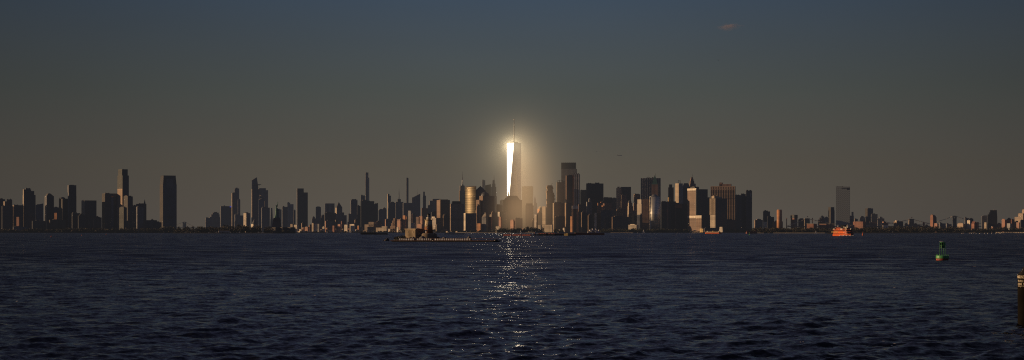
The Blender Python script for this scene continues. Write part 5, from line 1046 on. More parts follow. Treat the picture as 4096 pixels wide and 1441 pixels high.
def green_buoy():
    D = 390; s = D / F; t = empty('channel_buoy', (X(3769, D), D, -.15), math.radians(12)); t.rotation_euler.y = math.radians(1.5); tag(t, 'green lattice channel buoy with a red waterline floating on dark water', 'buoy')
    z = lambda py: (1042 - py) * s
    q = MB(); q.rings([(22 * s, -.5), (24.5 * s, z(1036)), (25 * s, z(1032.5))], n=32); q.build('waterline_band', P_RUST, t)
    q = MB(); q.rings([(25 * s, z(1032.5)), (25.3 * s, z(1031)), (25.3 * s, z(1022)), (24.6 * s, z(1020.5)), (8 * s, z(1020))], n=32); q.build('float_hull', P_GREEN, t)
    for k in range(7):
        a = 2 * math.pi * (k + .3) / 7; q = MB(); x, y = 24.2 * s * math.cos(a), 24.2 * s * math.sin(a); q.tube((x, y, z(1021)), (x, y, z(1016)), .06); q.box(x - .07, x + .07, y - .07, y + .07, z(1031), z(1020)); q.build('lifting_lug', P_GREEN, t)
    legs = [(-8.3, -8), (8.3, -8), (8.3, 8), (-8.3, 8)]
    for x, y in legs:
        q = MB(); q.tube((x * s, y * s, z(1020.5)), (x * s * .96, y * s * .96, z(967.5)), .032); q.build('lattice_leg', P_GREEN, t)
    q = MB()
    for zz in (990, 979.5, 968.5):
        for k in range(4):
            (x, y), (x2, y2) = legs[k], legs[(k + 1) % 4]
            q.tube((x * s * .97, y * s * .97, z(zz)), (x2 * s * .97, y2 * s * .97, z(zz)), .022)
    q.build('brace_ring', P_GREEN, t)
    q = MB(); q.box(1.5 * s, 7.8 * s, -7.4 * s, -7.0 * s, z(979), z(968.6)); q.box(1.0 * s, 7.4 * s, -7.4 * s, -7.0 * s, z(989.5), z(980)); q.build('day_mark', P_GREEN, t)
    q = MB(); q.box(-7.8 * s, 7.8 * s, 6.4 * s, 6.8 * s, z(989.5), z(968.6)); q.box(-7.9 * s, -7.5 * s, -7 * s, 0, z(989.5), z(980)); q.build('day_mark', plain('buoy_dark_green', (.012, .05, .03), .6), t)
    q = MB(); q.box(-8.5 * s, 8.5 * s, -8.3 * s, 8.3 * s, z(967.6), z(967)); q.rings([(2.2 * s, z(967)), (2.0 * s, z(964)), (.5 * s, z(963.4))], 4 * s, 2 * s, 12); q.build('lamp_platform', P_GREEN, t)
    def gull(lb, px, py, sz, turn):
        g = MB(); prof = [(.02, -.5), (.1, -.36), (.17, -.12), (.19, .08), (.15, .26), (.1, .36), (.085, .42), (.1, .5), (.085, .57), (.03, .64), (.012, .72)]
        n = 12; lp = []
        for k, (r, x) in enumerate(prof):
            zc = .0 + (.16 * max(0, (x - .2) / .3) if x > .2 else 0) - .03 * (x < -.3); zc = min(zc, .17)
            lp.append([(x * sz, r * sz * math.cos(2 * math.pi * q / n), (zc + r * .95 * math.sin(2 * math.pi * q / n) + .33) * sz) for q in range(n)])
        for i in range(len(lp) - 1):
            for k in range(n): g.face([lp[i][k], lp[i][(k + 1) % n], lp[i + 1][(k + 1) % n], lp[i + 1][k]], None, 0, True)
        for sy in (-1, 1): g.tube((.02 * sz, sy * .06 * sz, 0), (.0, sy * .06 * sz, .2 * sz), .015 * sz, .03 * sz)
        zt_ = (1042 - 967) * s - .15
        o = g.build('gull', P_GULL, None, (X(px, D), D - .1, zt_ + .0)); o.rotation_euler = (0, 0, turn); tag(o, lb, 'bird')
        w_ = MB()
        for sy in (-1, 1): w_.prism([(-.45 * sz, sy * .1 * sz, .3 * sz), (.2 * sz, sy * .16 * sz, .28 * sz), (.2 * sz, sy * .2 * sz, .3 * sz), (-.45 * sz, sy * .13 * sz, .32 * sz)], [(-.5 * sz, sy * .06 * sz, .4 * sz), (.16 * sz, sy * .1 * sz, .46 * sz), (.16 * sz, sy * .15 * sz, .46 * sz), (-.5 * sz, sy * .1 * sz, .4 * sz)], None, 0, bottom=True)
        w_.build('folded_wing', plain('gull_grey', (.35, .35, .36), .8, 0, .2, 6), o)
    gull('white gull at the left end of the green buoy top', 3761.5, 966, .40, math.pi); gull('white gull in the middle of the green buoy top', 3767.5, 966, .42, math.pi * .9); gull('white gull standing highest at the right on the green buoy', 3771.5, 964, .46, .3)

def pile():
    D = 121; s = D / F; t = empty('marker_pile', (X(4099, D), D, 0), 0); tag(t, 'black round steel pile with a cone cap and cream lettering at right edge', 'pile')
    z = lambda py: Z(py, D); R = 28 * s
    q = MB(); q.rings([(R * .98, -1.5), (R * .98, z(1232)), (R, z(1180)), (R, z(1098.5))], n=40); q.build('pile_shaft', P_WOOD, t)
    q = MB(); q.rings([(R * 1.03, z(1099.4)), (R * 1.03, z(1097.8)), (R * .3, z(1079)), (R * .28, z(1078.5)), (R * .28, z(1070)), (.02, z(1069))], n=40); q.build('cone_cap', P_BLACK, t)
    q = MB(); q.ball((-R * 1.0, -.03, z(1098.4)), .022); q.ball((-R * .36, -.05, z(1079.8)), .022); q.build('bolt', P_SAIL, t)
    # lettering bent round the shaft, reading from the far left round to the front
    rows = (('MARINE', 1113.5, 12.2, 5.4), ('TRIPLE D', 1128.2, 8.4, 4.2), ('CRANE PRO', 1139.6, 7.6, 3.9), ('OPERATION', 1146.6, 4.4, 3.4))
    for k, (tx, py, hpx, adv) in enumerate(rows):
        g = MB(); h = hpx * s / .72
        a = math.radians(180 + (12 if k else 3))
        for ch in tx:
            cu = bpy.data.curves.new('l', 'FONT'); cu.body = ch; cu.size = h; cu.align_x = 'CENTER'; cu.offset = .004
            tmp = bpy.data.objects.new('l', cu); C.objects.link(tmp); me = bpy.data.meshes.new_from_object(tmp.evaluated_get(bpy.context.evaluated_depsgraph_get()))
            C.objects.unlink(tmp); bpy.data.objects.remove(tmp)
            for p in me.polygons:
                pts = []
                for vi in p.vertices:
                    v = me.vertices[vi].co; aa = a + v.x * .62 / R
                    pts.append(((R + .006) * math.cos(aa), (R + .006) * math.sin(aa), z(py) + v.y))
                g.face(pts)
            a += (adv * s) / R * 1.12
        g.build('lettering', P_LETTER, t)

def airliner(lb, px, py, D, L_, hdg, bank=0.0, first=None):
    t = empty('airliner', (X(px, D), D, Z(py, D)), hdg); t.rotation_euler.y = bank; tag(t, lb, 'airplane')
    if first:
        for ch in first.children:
            c = ch.copy(); C.objects.link(c); c.parent = t
        k = L_ / first['len'] if 'len' in first else 1; t.scale = (k,) * 3; return t
    q = MB(); r = L_ * .05; pr = [(.01, -.5), (.35, -.47), (.8, -.42), (1, -.3), (1, .15), (.8, .28), (.45, .42), (.12, .5)]
    lp = [[(x * L_, rr * r * math.cos(2 * math.pi * k / 12), rr * r * math.sin(2 * math.pi * k / 12) + (L_ * .03 * max(0, x - .15) * 2)) for k in range(12)] for rr, x in pr]
    for i in range(len(lp) - 1):
        for k in range(12): q.face([lp[i][k], lp[i][(k + 1) % 12], lp[i + 1][(k + 1) % 12], lp[i + 1][k]], None, 0, True)
    q.build('fuselage', P_PLANE, t)
    for sy in (-1, 1):
        q = MB(); q.prism([(-.08 * L_, sy * r * .7, -r * .3), (.08 * L_, sy * r * .7, -r * .3), (.2 * L_, sy * .46 * L_, r * .6), (.15 * L_, sy * .46 * L_, r * .6)], [(-.08 * L_, sy * r * .7, -r * .05), (.08 * L_, sy * r * .7, -r * .05), (.2 * L_, sy * .46 * L_, r * .66), (.15 * L_, sy * .46 * L_, r * .66)], None, 0, bottom=True); q.build('wing', P_PLANE, t)
        q = MB(); q.tube((-.09 * L_, sy * .15 * L_, -r * .6), (.01 * L_, sy * .15 * L_, -r * .6), r * .42, r * .32, 10); q.build('engine', P_PLANE, t)
        q = MB(); q.prism([(.38 * L_, sy * r * .3, r * .5), (.46 * L_, sy * r * .3, r * .5), (.5 * L_, sy * .17 * L_, r * .7), (.46 * L_, sy * .17 * L_, r * .7)], [(.38 * L_, sy * r * .3, r * .62), (.46 * L_, sy * r * .3, r * .62), (.5 * L_, sy * .17 * L_, r * .76), (.46 * L_, sy * .17 * L_, r * .76)], None, 0, bottom=True); q.build('tailplane', P_PLANE, t)
    q = MB(); q.prism([(.34 * L_, -.01 * L_, r * .6), (.46 * L_, -.01 * L_, r * .6), (.46 * L_, .01 * L_, r * .6), (.34 * L_, .01 * L_, r * .6)], [(.45 * L_, -.005 * L_, r * 3.3), (.51 * L_, -.005 * L_, r * 3.3), (.51 * L_, .005 * L_, r * 3.3), (.45 * L_, .005 * L_, r * 3.3)], None, 0, bottom=True); q.build('tail_fin', P_DARKRED, t)
    t['len'] = L_
    return t
P_ROCK = plain('wet_rock', (.045, .04, .035), .8, 0, .5, .4)
P_NUN = plain('marker_orange', (.45, .09, .03), .6, 0, .3, .5)
P_PLANE = plain('aircraft_paint', (.65, .6, .57), .5, 0, .15, .1)

def craft():
    ferry(); lighthouse(); green_buoy(); pile(); tug(); crane_barge(); statue()
    bridge('stone towered suspension bridge at right with pale fanning cables and flags', [(3228, 874), (3645, 876)], [(3100, 905)], [(3150, 903), (3790, 905)], (8250, 8600), 'stone')
    bridge('iron suspension bridge at far right with dark towers behind the stone one', [(3472, 865), (3818, 863)], [(3400, 904)], [(3400, 903), (3950, 901)], (8900, 8950), 'iron')
    bridge('faint far suspension bridge with one pale tower at left', [(738, 887)], [(700, 910)], [(690, 903), (782, 909)], (15500,), 'steel')
    for lb, l, r, t, D, m_, ld in (('leftmost red hopper barge of the row of three', 2012, 2046, 938.2, 2650, P_RED, P_RED), ('middle red hopper barge of the row of three', 2049, 2084, 938.2, 2640, P_RED, P_RED), ('right red hopper barge of the row, nearest the tug', 2087, 2123, 938.2, 2630, P_RED, P_RED), ('low dark raft ahead of the row of red barges', 1996, 2011, 939.6, 2700, P_BLACK, None),
            ('red barge just right of the tug', 2152, 2186, 933.4, 2650, P_BLACK, P_RED), ('second red barge right of the tug with a pale load', 2186, 2220, 933.6, 2670, P_BLACK, P_RED), ('dark brown barge between red and yellow barges', 2221, 2256, 933.8, 2700, P_BLACK, P_DARKRED), ('short yellow barge section between two dark ones', 2256, 2272, 933, 2550, P_YEL, P_YEL), ('dark barge right of the yellow section', 2273, 2302, 933.8, 2650, P_BLACK, P_DARKRED),
            ('broad black barge in front of the terraced building', 1441, 1502, 930.5, 3500, P_BLACK, P_BLACK), ('lower black barge in front of the white warehouse', 1500, 1549, 933.2, 3450, P_BLACK, P_BLACK), ('dark low barge right of the lighthouse near the far quay', 1776, 1858, 934.5, 3900, P_BLACK, P_BLACK)):
        flat_barge(lb, l, r, D, t, m_, ld)
    for lb, px, D, h, kw in (('white sail boat over the red barges', 2083, 5000, 9.5, {}), ('white sail boat with a narrow sail left of the ribbed brown slab', 2574, 5800, 12, dict(heel=.1)), ('small white sail boat left of the orange ferry', 3264, 4400, 7.5, dict(heel=-.12)), ('tiny pale sail boat left of the white ferry', 1308, 6000, 7.5, {}),
            ('bluish sail boat left of the two near the wide white block', 1397, 5900, 9, {}), ('bluish sail boat right of the other near the wide white block', 1404, 5950, 8, dict(mirror=-1)), ('bare masted white yacht at the right shore', 3857, 4900, 18, dict(masts=0)), ('small sail boat beside the ribbed dark block quay', 1866, 6300, 7, {})): sailboat(lb, px, D, h, **kw)
    for lb, px, D, L_, kw in (('white ferry boat with two decks at the middle waterfront', 1367, 5600, 12.5, dict(name='passenger_boat', decks=2)), ('low white launch left of the white ferry boat', 1326, 5600, 8, {}), ('white boat tiny on the water below the broad tapered tower', 738, 6600, 8, {}), ('white motor boat right of the ribbed block near the quay', 1949, 6500, 8.5, dict(decks=2)),
            ('small white launch left of the silver curved tower', 2533, 6600, 7, {}), ('second small white launch below the brown slab tower', 2554, 6500, 8, {}), ('white boat lying low right of the narrow sail boat', 2603, 6000, 6, {}), ('white motor boat at the right shore beside the yacht', 3881, 4900, 7, dict(decks=2)), ('tiny white skiff at the right shore near the sheds', 3897, 4600, 4, {}), ('small white boat left of the right shore yacht', 3731, 5200, 5, {})): motorboat(lb, px, D, L_, **kw)
    for lb, l, r, D, tp in (('white work shed on the quay right of the lighthouse, leftmost', 1781, 1792, 6900, 926), ('white work shed on the quay right of the lighthouse, middle', 1800, 1808, 6900, 927), ('white work shed on the quay right of the lighthouse, rightmost', 1819, 1831, 6900, 926.3)):
        B(lb, D, l, r, tp, 'whitewall', m=r - 2, th=50, name='work_shed', cat='shed', depth=8, roof=('gable', tp - 1.2, 'roof_light'))
    b = B('long low white pier building on the statue island', 5450, 873, 918, 925, 'grey', name='pier_house', cat='pier house', depth=12, pent=[], th=3, roof=('hip', 923.5, .9, 'roof_light'))
    # ferry terminal and docked ferries right of centre
    b = B('dim green terminal with a pale sloping roof beam below the banded tower', 7700, 2763, 2802, 925, 'greenglass', pent=[], th=3, zr=928, name='terminal', cat='terminal')
    q = MB(); q.prism([(b.lx(2765), -3, b.z(921)), (b.lx(2801), -3, b.z(928)), (b.lx(2801), 2, b.z(928)), (b.lx(2765), 2, b.z(921))], [(b.lx(2765), -3, b.z(918.5)), (b.lx(2801), -3, b.z(925.5)), (b.lx(2801), 2, b.z(925.5)), (b.lx(2765), 2, b.z(918.5))], None, 0, bottom=True); q.build('roof_beam', ROOFL, b.root)
    b = B('bright yellow lit slab pier tower beside the docked orange ferry', 7500, 2799, 2815, 915, 'orange2', m=2812, th=55, name='pier_tower', cat='tower', pent=[])
    q = MB(); q.tube((b.w * .2, b.d * .6, b.zt - .4), (b.w * 1.1, b.d * .2, b.z(911)), 1.6, n=4); q.build('roof_fin', ROOFL, b.root)
    B('dark long terminal with two lit window strips behind the docked ferry', 7800, 2815, 2872, 913, 'night', name='terminal', cat='terminal', pent=[(2822, 2868, 911.5)])
    B('white lit stepped house right of the dark long terminal', 7700, 2877, 2893, 915, 'white', m=2890, th=55, name='harbour_house', cat='house', tiers=[(2886, 2892, 908)])
    docked('orange ferry docked below the dark long terminal, glowing in sunlight', 2818, 2884, 4700, 925.5, P_ORANGE, 62)
    docked('dim red ferry lying in shadow right of downtown', 2984, 3030, 5000, 924.5, P_DARKRED, 3)
    t = empty('can_buoy', (X(2998, 2900), 2900, 0)); tag(t, 'small green can buoy in front of the dim red ferry', 'buoy'); q = MB(); q.rings([(.8, -.3), (.8, 1.8)], n=12); q.build('float', P_GREEN, t); q = MB(); q.tube((0, 0, 1.7), (0, 0, 4.4), .18); q.ball((0, 0, 4.4), .3); q.build('top_mark', P_GREEN, t)
    t = empty('nun_buoy', (X(3451, 2650), 2650, 0)); tag(t, 'red cone shaped buoy on the water right of the big orange ferry', 'buoy'); q = MB(); q.rings([(1.1, -.3), (1.2, .9), (1.0, 2), (.45, 3.8)], n=14); q.build('float', P_NUN, t); q = MB(); q.tube((0, 0, 3.6), (0, 0, 5.3), .16); q.build('top_mark', P_NUN, t)
    small_float('orange marker buoy nearest and leftmost on the left water', 205, 1960, 1.7); small_float('orange marker buoy in the middle of the three at left', 327, 2700, 1.7); small_float('orange marker buoy farthest right of the three at left', 425, 3350, 2.0)
    sp = random.Random(6); first = None
    for k, px in enumerate((3888, 3906, 3921, 3939, 3952, 3968, 3985, 4003)):
        nm = 'tiny white moored boat speck in the row along the right shore'
        n0 = set(bpy.data.objects); motorboat(nm, px, 4700 + sp.uniform(-150, 150), sp.uniform(4.5, 6.5), .6 + sp.uniform(-.3, .3))
        for o in set(bpy.data.objects) - n0:
            if o.parent is None: o['group'] = 'white boats moored along the right shore'
    a = airliner('dark airliner high in the sky below the small pink cloud', 2874, 241, 19000, 30, 0.5)
    a2 = airliner('airliner with a dark red tail fin low over the skyline', 2478, 622, 12500, 36, math.pi, 0, a); airliner('tiny airliner left of the one with the red tail', 2386, 607, 16000, 15, .3, 0, a); airliner('tiniest airliner right of the blazing tower', 2112, 727, 16000, 13, .2, 0, a)
    for o in bpy.data.objects:
        if 'len' in o: del o['len']

def docked(lb, l, r, D, top, m_, th):
    s = D / F; W = (r - l) * s; t = empty('docked_ferry', (X(l, D), D, 0)); tag(t, lb, 'ferry'); zt = Z(top, D)
    # bow-left hull turned so that its sunny quarter faces the water
    a = .42 if th > 10 else .05; ca, sa = math.cos(a), math.sin(a)
    def P_(x, y): return (x * ca + y * sa, -x * sa * .0 + y * ca - x * sa)
    Wd = 16; q = MB(); pl = [(0, 6), (W * .08, 0), (W * .92, 0), (W, 6), (W, 10), (W * .92, Wd), (W * .08, Wd), (0, 10)]
    q.prism([(*P_(x, y), -.5) for x, y in pl], [(*P_(x, y), zt * .5) for x, y in pl], None, 0, bottom=True); q.build('hull', m_, t)
    q = MB(); pl2 = [(W * .06, 1), (W * .9, 1), (W * .9, Wd - 1), (W * .06, Wd - 1)]; q.prism([(*P_(x, y), zt * .5 - .05) for x, y in pl2], [(*P_(x, y), zt * .85) for x, y in pl2]); q.build('deckhouse', P_CREAM if th > 10 else m_, t)
    q = MB(); q.prism([(*P_(x * .97, y * .9 + .2), zt * .6) for x, y in pl2], [(*P_(x * .97, y * .9 + .2), zt * .72) for x, y in pl2]); q.build('window_band', P_WIN, t)
    for f in (.1, .82):
        q = MB(); c = [(W * f, 5), (W * (f + .07), 5), (W * (f + .07), 10), (W * f, 10)]; q.prism([(*P_(x, y), zt * .85 - .05) for x, y in c], [(*P_(x, y), zt * 1.1) for x, y in c]); q.build('pilot_house', P_SAIL if th > 10 else m_, t)
    q = MB(); x, y = P_(W * .5, 8); q.rings([(2.6, zt * .85), (2.3, zt * 1.15)], x, y, 12); q.build('funnel', P_YEL if th > 10 else P_BLACK, t)
# ------------------------------------------------------------------ water, land, trees, sky
def water():
    # rows get sparser with distance; the swell is a sum of many world-space wave trains
    ds = [-400.0, -60.0, 0.0, 20.0, 45.0, 62.0]
    d = 72.0
    while d < 3200: ds.append(d); d *= 1 + .0019 * (d / 72) ** .55
    while d < 60000: ds.append(d); d *= 1.06
    ds = np.array(ds); inner = np.linspace(-.36, .36, 640); outer = np.array([.45, .6, .9, 1.5, 3.0, 8.0])
    t = np.concatenate([-outer[::-1], inner, outer]); nr, nc = len(ds), len(t)
    base = np.maximum(np.abs(ds), 60.0)
    Xg = base[:, None] * t[None, :]; Yg = np.repeat(ds[:, None], nc, 1)
    step = np.gradient(ds); step = np.maximum(step, base * .0012)
    Zg = np.zeros_like(Xg); Xo = np.zeros_like(Xg); Yo = np.zeros_like(Xg)
    act = (ds > 60)
    nw = 150; lam = np.exp(rng.uniform(np.log(.5), np.log(7.5), nw)); th = math.radians(-68) + rng.normal(0, .62, nw); ph = rng.uniform(0, 6.28, nw)
    for k in range(nw):
        K = 2 * math.pi / lam[k]; dx, dy = math.cos(th[k]), math.sin(th[k])
        wgt = np.clip((lam[k] / step - 2.2) / 1.5, 0, 1) * act
        rows = np.nonzero(wgt > 0)[0]
        if len(rows) == 0: continue
        amp = WAVE * .0034 * lam[k] * rng.uniform(.5, 1.4) * (1.35 if lam[k] < 2 else .72 if lam[k] > 4.2 else 1)
        a = (wgt[rows] * amp)[:, None]; arg = K * (dx * Xg[rows] + dy * Yg[rows]) + ph[k]; c, s_ = np.cos(arg), np.sin(arg)
        Zg[rows] += a * c; Xo[rows] -= a * dx * s_ * .75; Yo[rows] -= a * dy * s_ * .75
    # gusts: patches of rougher and calmer water
    gust = 1 + .35 * np.sin(Xg * .021 + 1.3 * np.sin(Yg * .013)) * np.sin(Yg * .017 + .6)
    Zg *= gust; V = np.stack([Xg + Xo, Yg + Yo, Zg], -1).reshape(-1, 3).astype(np.float32)
    i = np.arange(nr - 1)[:, None] * nc + np.arange(nc - 1)[None, :]
    Q = np.stack([i, i + 1, i + 1 + nc, i + nc], -1).reshape(-1, 4).astype(np.int32)
    me = bpy.data.meshes.new('water'); me.vertices.add(len(V)); me.vertices.foreach_set('co', V.ravel())
    me.loops.add(Q.size); me.loops.foreach_set('vertex_index', Q.ravel()); me.polygons.add(len(Q)); me.polygons.foreach_set('loop_start', np.arange(0, Q.size, 4, dtype=np.int32))
    me.polygons.foreach_set('use_smooth', np.ones(len(Q), dtype=bool)); me.update(calc_edges=True)
    crest = np.clip((Zg.ravel() - .30) * 2, 0, 1).astype(np.float32)
    at = me.attributes.new('crest', 'FLOAT', 'POINT'); at.data.foreach_set('value', crest)
    o = bpy.data.objects.new('water', me); C.objects.link(o); tag(o, kind='structure')
    m, nt, out = nt_new('water_surface'); L = nt.links.new
    geo = N(nt, 'ShaderNodeNewGeometry')
    def ripple(scale, sx, sy, k, det=3.0):
        mp = N(nt, 'ShaderNodeMapping'); mp.inputs['Scale'].default_value = (sx, sy, 1); L(geo.outputs['Position'], mp.inputs[0])
        ns = N(nt, 'ShaderNodeTexNoise', i_Scale=scale, i_Detail=det, i_Roughness=.6); L(mp.outputs[0], ns.inputs['Vector'])
        v = N(nt, 'ShaderNodeVectorMath', operation='MULTIPLY_ADD'); L(ns.outputs['Color'], v.inputs[0]); v.inputs[1].default_value = (k * 2.2, k, 0); v.inputs[2].default_value = (-k * 1.1, -k * .5, 0)
        return v.outputs[0]
    def vadd(a, b):
        v = N(nt, 'ShaderNodeVectorMath', operation='ADD'); L(a, v.inputs[0]); L(b, v.inputs[1]); return v.outputs[0]
    sl = vadd(ripple(.9, .6, 1.1, RIP1), ripple(4.2, .7, 1.2, RIP2))
    # beyond the modelled swell the slopes come from the same kind of noise at wave size
    sep = N(nt, 'ShaderNodeSeparateXYZ'); L(geo.outputs['Position'], sep.inputs[0])
    far = N(nt, 'ShaderNodeMapRange'); far.inputs[1].default_value = 80; far.inputs[2].default_value = 430; L(sep.outputs[1], far.inputs[0])
    big = N(nt, 'ShaderNodeVectorMath', operation='SCALE'); L(ripple(.16, .5, 1.2, RIP3, 4), big.inputs[0]); L(far.outputs[0], big.inputs[3])
    sl = vadd(sl, big.outputs[0])
    # wind lanes: slopes grow and shrink in long patches
    mp = N(nt, 'ShaderNodeMapping'); mp.inputs['Scale'].default_value = (.35, 1, 1); L(geo.outputs['Position'], mp.inputs[0])
    lane = N(nt, 'ShaderNodeTexNoise', i_Scale=.012, i_Detail=3.0); L(mp.outputs[0], lane.inputs['Vector'])
    ls = N(nt, 'ShaderNodeVectorMath', operation='SCALE'); L(sl, ls.inputs[0]); L(M(nt, 'MULTIPLY_ADD', lane.outputs[0], 1.0, .5), ls.inputs[3])
    # crests hide the faces that lean away, so the faces met further out lean toward the open bay
    lean = N(nt, 'ShaderNodeCombineXYZ'); L(M(nt, 'MULTIPLY_ADD', far.outputs[0], -LEAN, -LEAN0), lean.inputs[1])
    nv = N(nt, 'ShaderNodeVectorMath', operation='NORMALIZE'); L(vadd(vadd(geo.outputs['Normal'], ls.outputs[0]), lean.outputs[0]), nv.inputs[0])
    b = N(nt, 'ShaderNodeBsdfPrincipled', i_Roughness=.10, i_IOR=1.333); b.inputs['Base Color'].default_value = (.006, .0075, .014, 1); L(nv.outputs[0], b.inputs['Normal'])
    # sparse white caps: on tall crests near by, in small flecks further off
    n1 = N(nt, 'ShaderNodeTexNoise', i_Scale=.055, i_Detail=2.0); L(geo.outputs['Position'], n1.inputs['Vector'])
    mp2 = N(nt, 'ShaderNodeMapping'); mp2.inputs['Scale'].default_value = (.45, .16, 1); L(geo.outputs['Position'], mp2.inputs[0])
    n2 = N(nt, 'ShaderNodeTexNoise', i_Scale=1.5, i_Detail=4.0, i_Roughness=.7); L(mp2.outputs[0], n2.inputs['Vector'])
    n3 = N(nt, 'ShaderNodeTexNoise', i_Scale=3.0, i_Detail=3.0); L(geo.outputs['Position'], n3.inputs['Vector'])
    lim = N(nt, 'ShaderNodeMapRange', interpolation_type='SMOOTHSTEP'); lim.inputs[1].default_value = 1800; lim.inputs[2].default_value = 500; L(sep.outputs[1], lim.inputs[0])
    f = M(nt, 'MULTIPLY', M(nt, 'MULTIPLY', M(nt, 'GREATER_THAN', n1.outputs[0], .60), M(nt, 'GREATER_THAN', n2.outputs[0], .66)), M(nt, 'GREATER_THAN', n3.outputs[0], .50))
    f = M(nt, 'MULTIPLY', f, lim.outputs[0])
    fo = N(nt, 'ShaderNodeBsdfPrincipled', i_Roughness=.9); fo.inputs['Base Color'].default_value = (.5, .48, .44, 1)
    mx = N(nt, 'ShaderNodeMixShader'); L(f, mx.inputs[0]); L(b.outputs[0], mx.inputs[1]); L(fo.outputs[0], mx.inputs[2]); L(mx.outputs[0], out.inputs[0])
    me.materials.append(m)

def land():
    gm = plain('shore_ground', (.07, .065, .055), .95, 0, .4, .01); wm = plain('sea_wall', (.1, .09, .08), .9, 0, .4, .05)
    for name, pts, h in (('ground', [(-300, 6950), (120, 6950), (700, 7050), (830, 8600), (830, 11500), (-300, 11500)], 2.3),
                      ('ground', [(815, 11400), (1140, 11200), (1144, 7350), (1560, 7600), (1790, 7900), (1900, 7600), (2140, 7450), (2330, 7500), (2660, 7500), (2900, 7550), (3020, 7800), (3035, 17000), (600, 17000)], 2.3),
                      ('ground', [(3040, 7650), (3420, 7600), (3700, 7400), (3850, 7000), (4110, 6900), (4500, 6900), (4600, 15000), (3040, 15000)], 2.3),
                      ('island', [(690, 5480), (1090, 5440), (1182, 5540), (1172, 5900), (700, 5950)], 2.0),
                      ('island', [(3000, 5850), (3300, 5700), (3850, 5650), (3870, 5900), (3840, 6600), (3010, 6600)], 2.4),
                      ('shoal', [(1575, 1240), (1640, 1228), (1700, 1226), (1756, 1240), (1740, 1275), (1620, 1280)], .9)):
        q = MB(); xy = [(X(p, D), D) for p, D in pts]
        if sum(a[0] * b[1] - b[0] * a[1] for a, b in zip(xy, xy[1:] + xy[:1])) < 0: xy.reverse()
        q.prism([(x, y, -2) for x, y in xy], [(x, y, h) for x, y in xy], [1], 0); o = q.build(name, [gm, wm]); tag(o, kind='structure')

def quays():
    qm = plain('pale_quay', (.6, .5, .36), .85, 0, .4, .05)
    for l, r, D, y0, y1 in ((3975, 4110, 6850, 931, 928.6), (1856, 1905, 7560, 932.5, 930.6), (1940, 1985, 7560, 932.3, 931), (2440, 2530, 7480, 932.6, 931), (2765, 2800, 7450, 932.6, 930.6)):
        q = MB(); w = (r - l) * D / F; q.prism([(0, 0, -1), (w, 0, -1), (w, 8, -1), (0, 8, -1)], [(0, 1, Z(y1, D)), (w, 1, Z(y1, D)), (w, 8, Z(y1, D)), (0, 8, Z(y1, D))])
        for k in range(int(w / 6)): q.box(k * 6, k * 6 + .5, -.2, .9, -1, Z(y1, D) - .2)
        o = q.build('quay', qm, None, (X(l, D), D - 20, 0)); o.rotation_euler.z = math.radians(-15 - math.degrees(math.atan2(l - 2048, F)) * .5); tag(o, kind='structure')

def grove(name, lb, spans, D, dep, seed, leaf=1.5, size=(5, 9), m_=None):
    """one wood along a shore, read as a mass: crowns of loose leaf-sized faces on short stems"""
    r2 = np.random.default_rng(seed); P = []; 
    for l, r, t0, t1, dens in spans:
        n = max(4, int((r - l) * D / F / 2.6 * dens))
        for k in range(n):
            px = r2.uniform(l, r); Dk = D + r2.uniform(0, dep); f = (px - l) / (r - l)
            top = Z(t0 + (t1 - t0) * f, D) * r2.uniform(.62, 1.06) * (.5 if k % 3 == 0 else 1); cr = r2.uniform(*size) * .5
            cr = min(cr, max(1.5, top * .5))
            nl = 70; u = r2.normal(0, 1, (nl, 3)); u /= np.linalg.norm(u, axis=1)[:, None]; rad = cr * r2.uniform(.25, 1.05, nl) ** .5
            stretch = np.array([1.15, 1.15, max(.9, top * .38 / cr)])
            c = np.array([X(px, Dk), Dk, top - cr * stretch[2]]) + u * rad[:, None] * stretch
            c[:, 2] = np.maximum(c[:, 2], GROUND)
            a = r2.normal(0, 1, (nl, 3)); a /= np.linalg.norm(a, axis=1)[:, None]; b = np.cross(a, r2.normal(0, 1, (nl, 3))); b /= np.linalg.norm(b, axis=1)[:, None]
            sz = (leaf * r2.uniform(.5, 1.2, nl))[:, None]
            P.append(np.stack([c - a * sz, c + b * sz * .8, c + a * sz, c - b * sz * .8], 1))
            st = np.array([X(px, Dk), Dk, GROUND - .5]); w = np.array([.3, 0, 0]); tp = np.array([X(px, Dk), Dk, top - cr])
            P.append(np.stack([st - w, st + w, tp + w * .6, tp - w * .6])[None])
    V = np.concatenate(P).reshape(-1, 3).astype(np.float32); Q = np.arange(len(V), dtype=np.int32)
    me = bpy.data.meshes.new(name); me.vertices.add(len(V)); me.vertices.foreach_set('co', V.ravel()); me.loops.add(len(Q)); me.loops.foreach_set('vertex_index', Q)
    me.polygons.add(len(Q) // 4); me.polygons.foreach_set('loop_start', np.arange(0, len(Q), 4, dtype=np.int32)); me.update(calc_edges=True); me.materials.append(m_ or LEAF)
    o = bpy.data.objects.new(name, me); C.objects.link(o); tag(o, lb, 'trees', None, 'stuff')

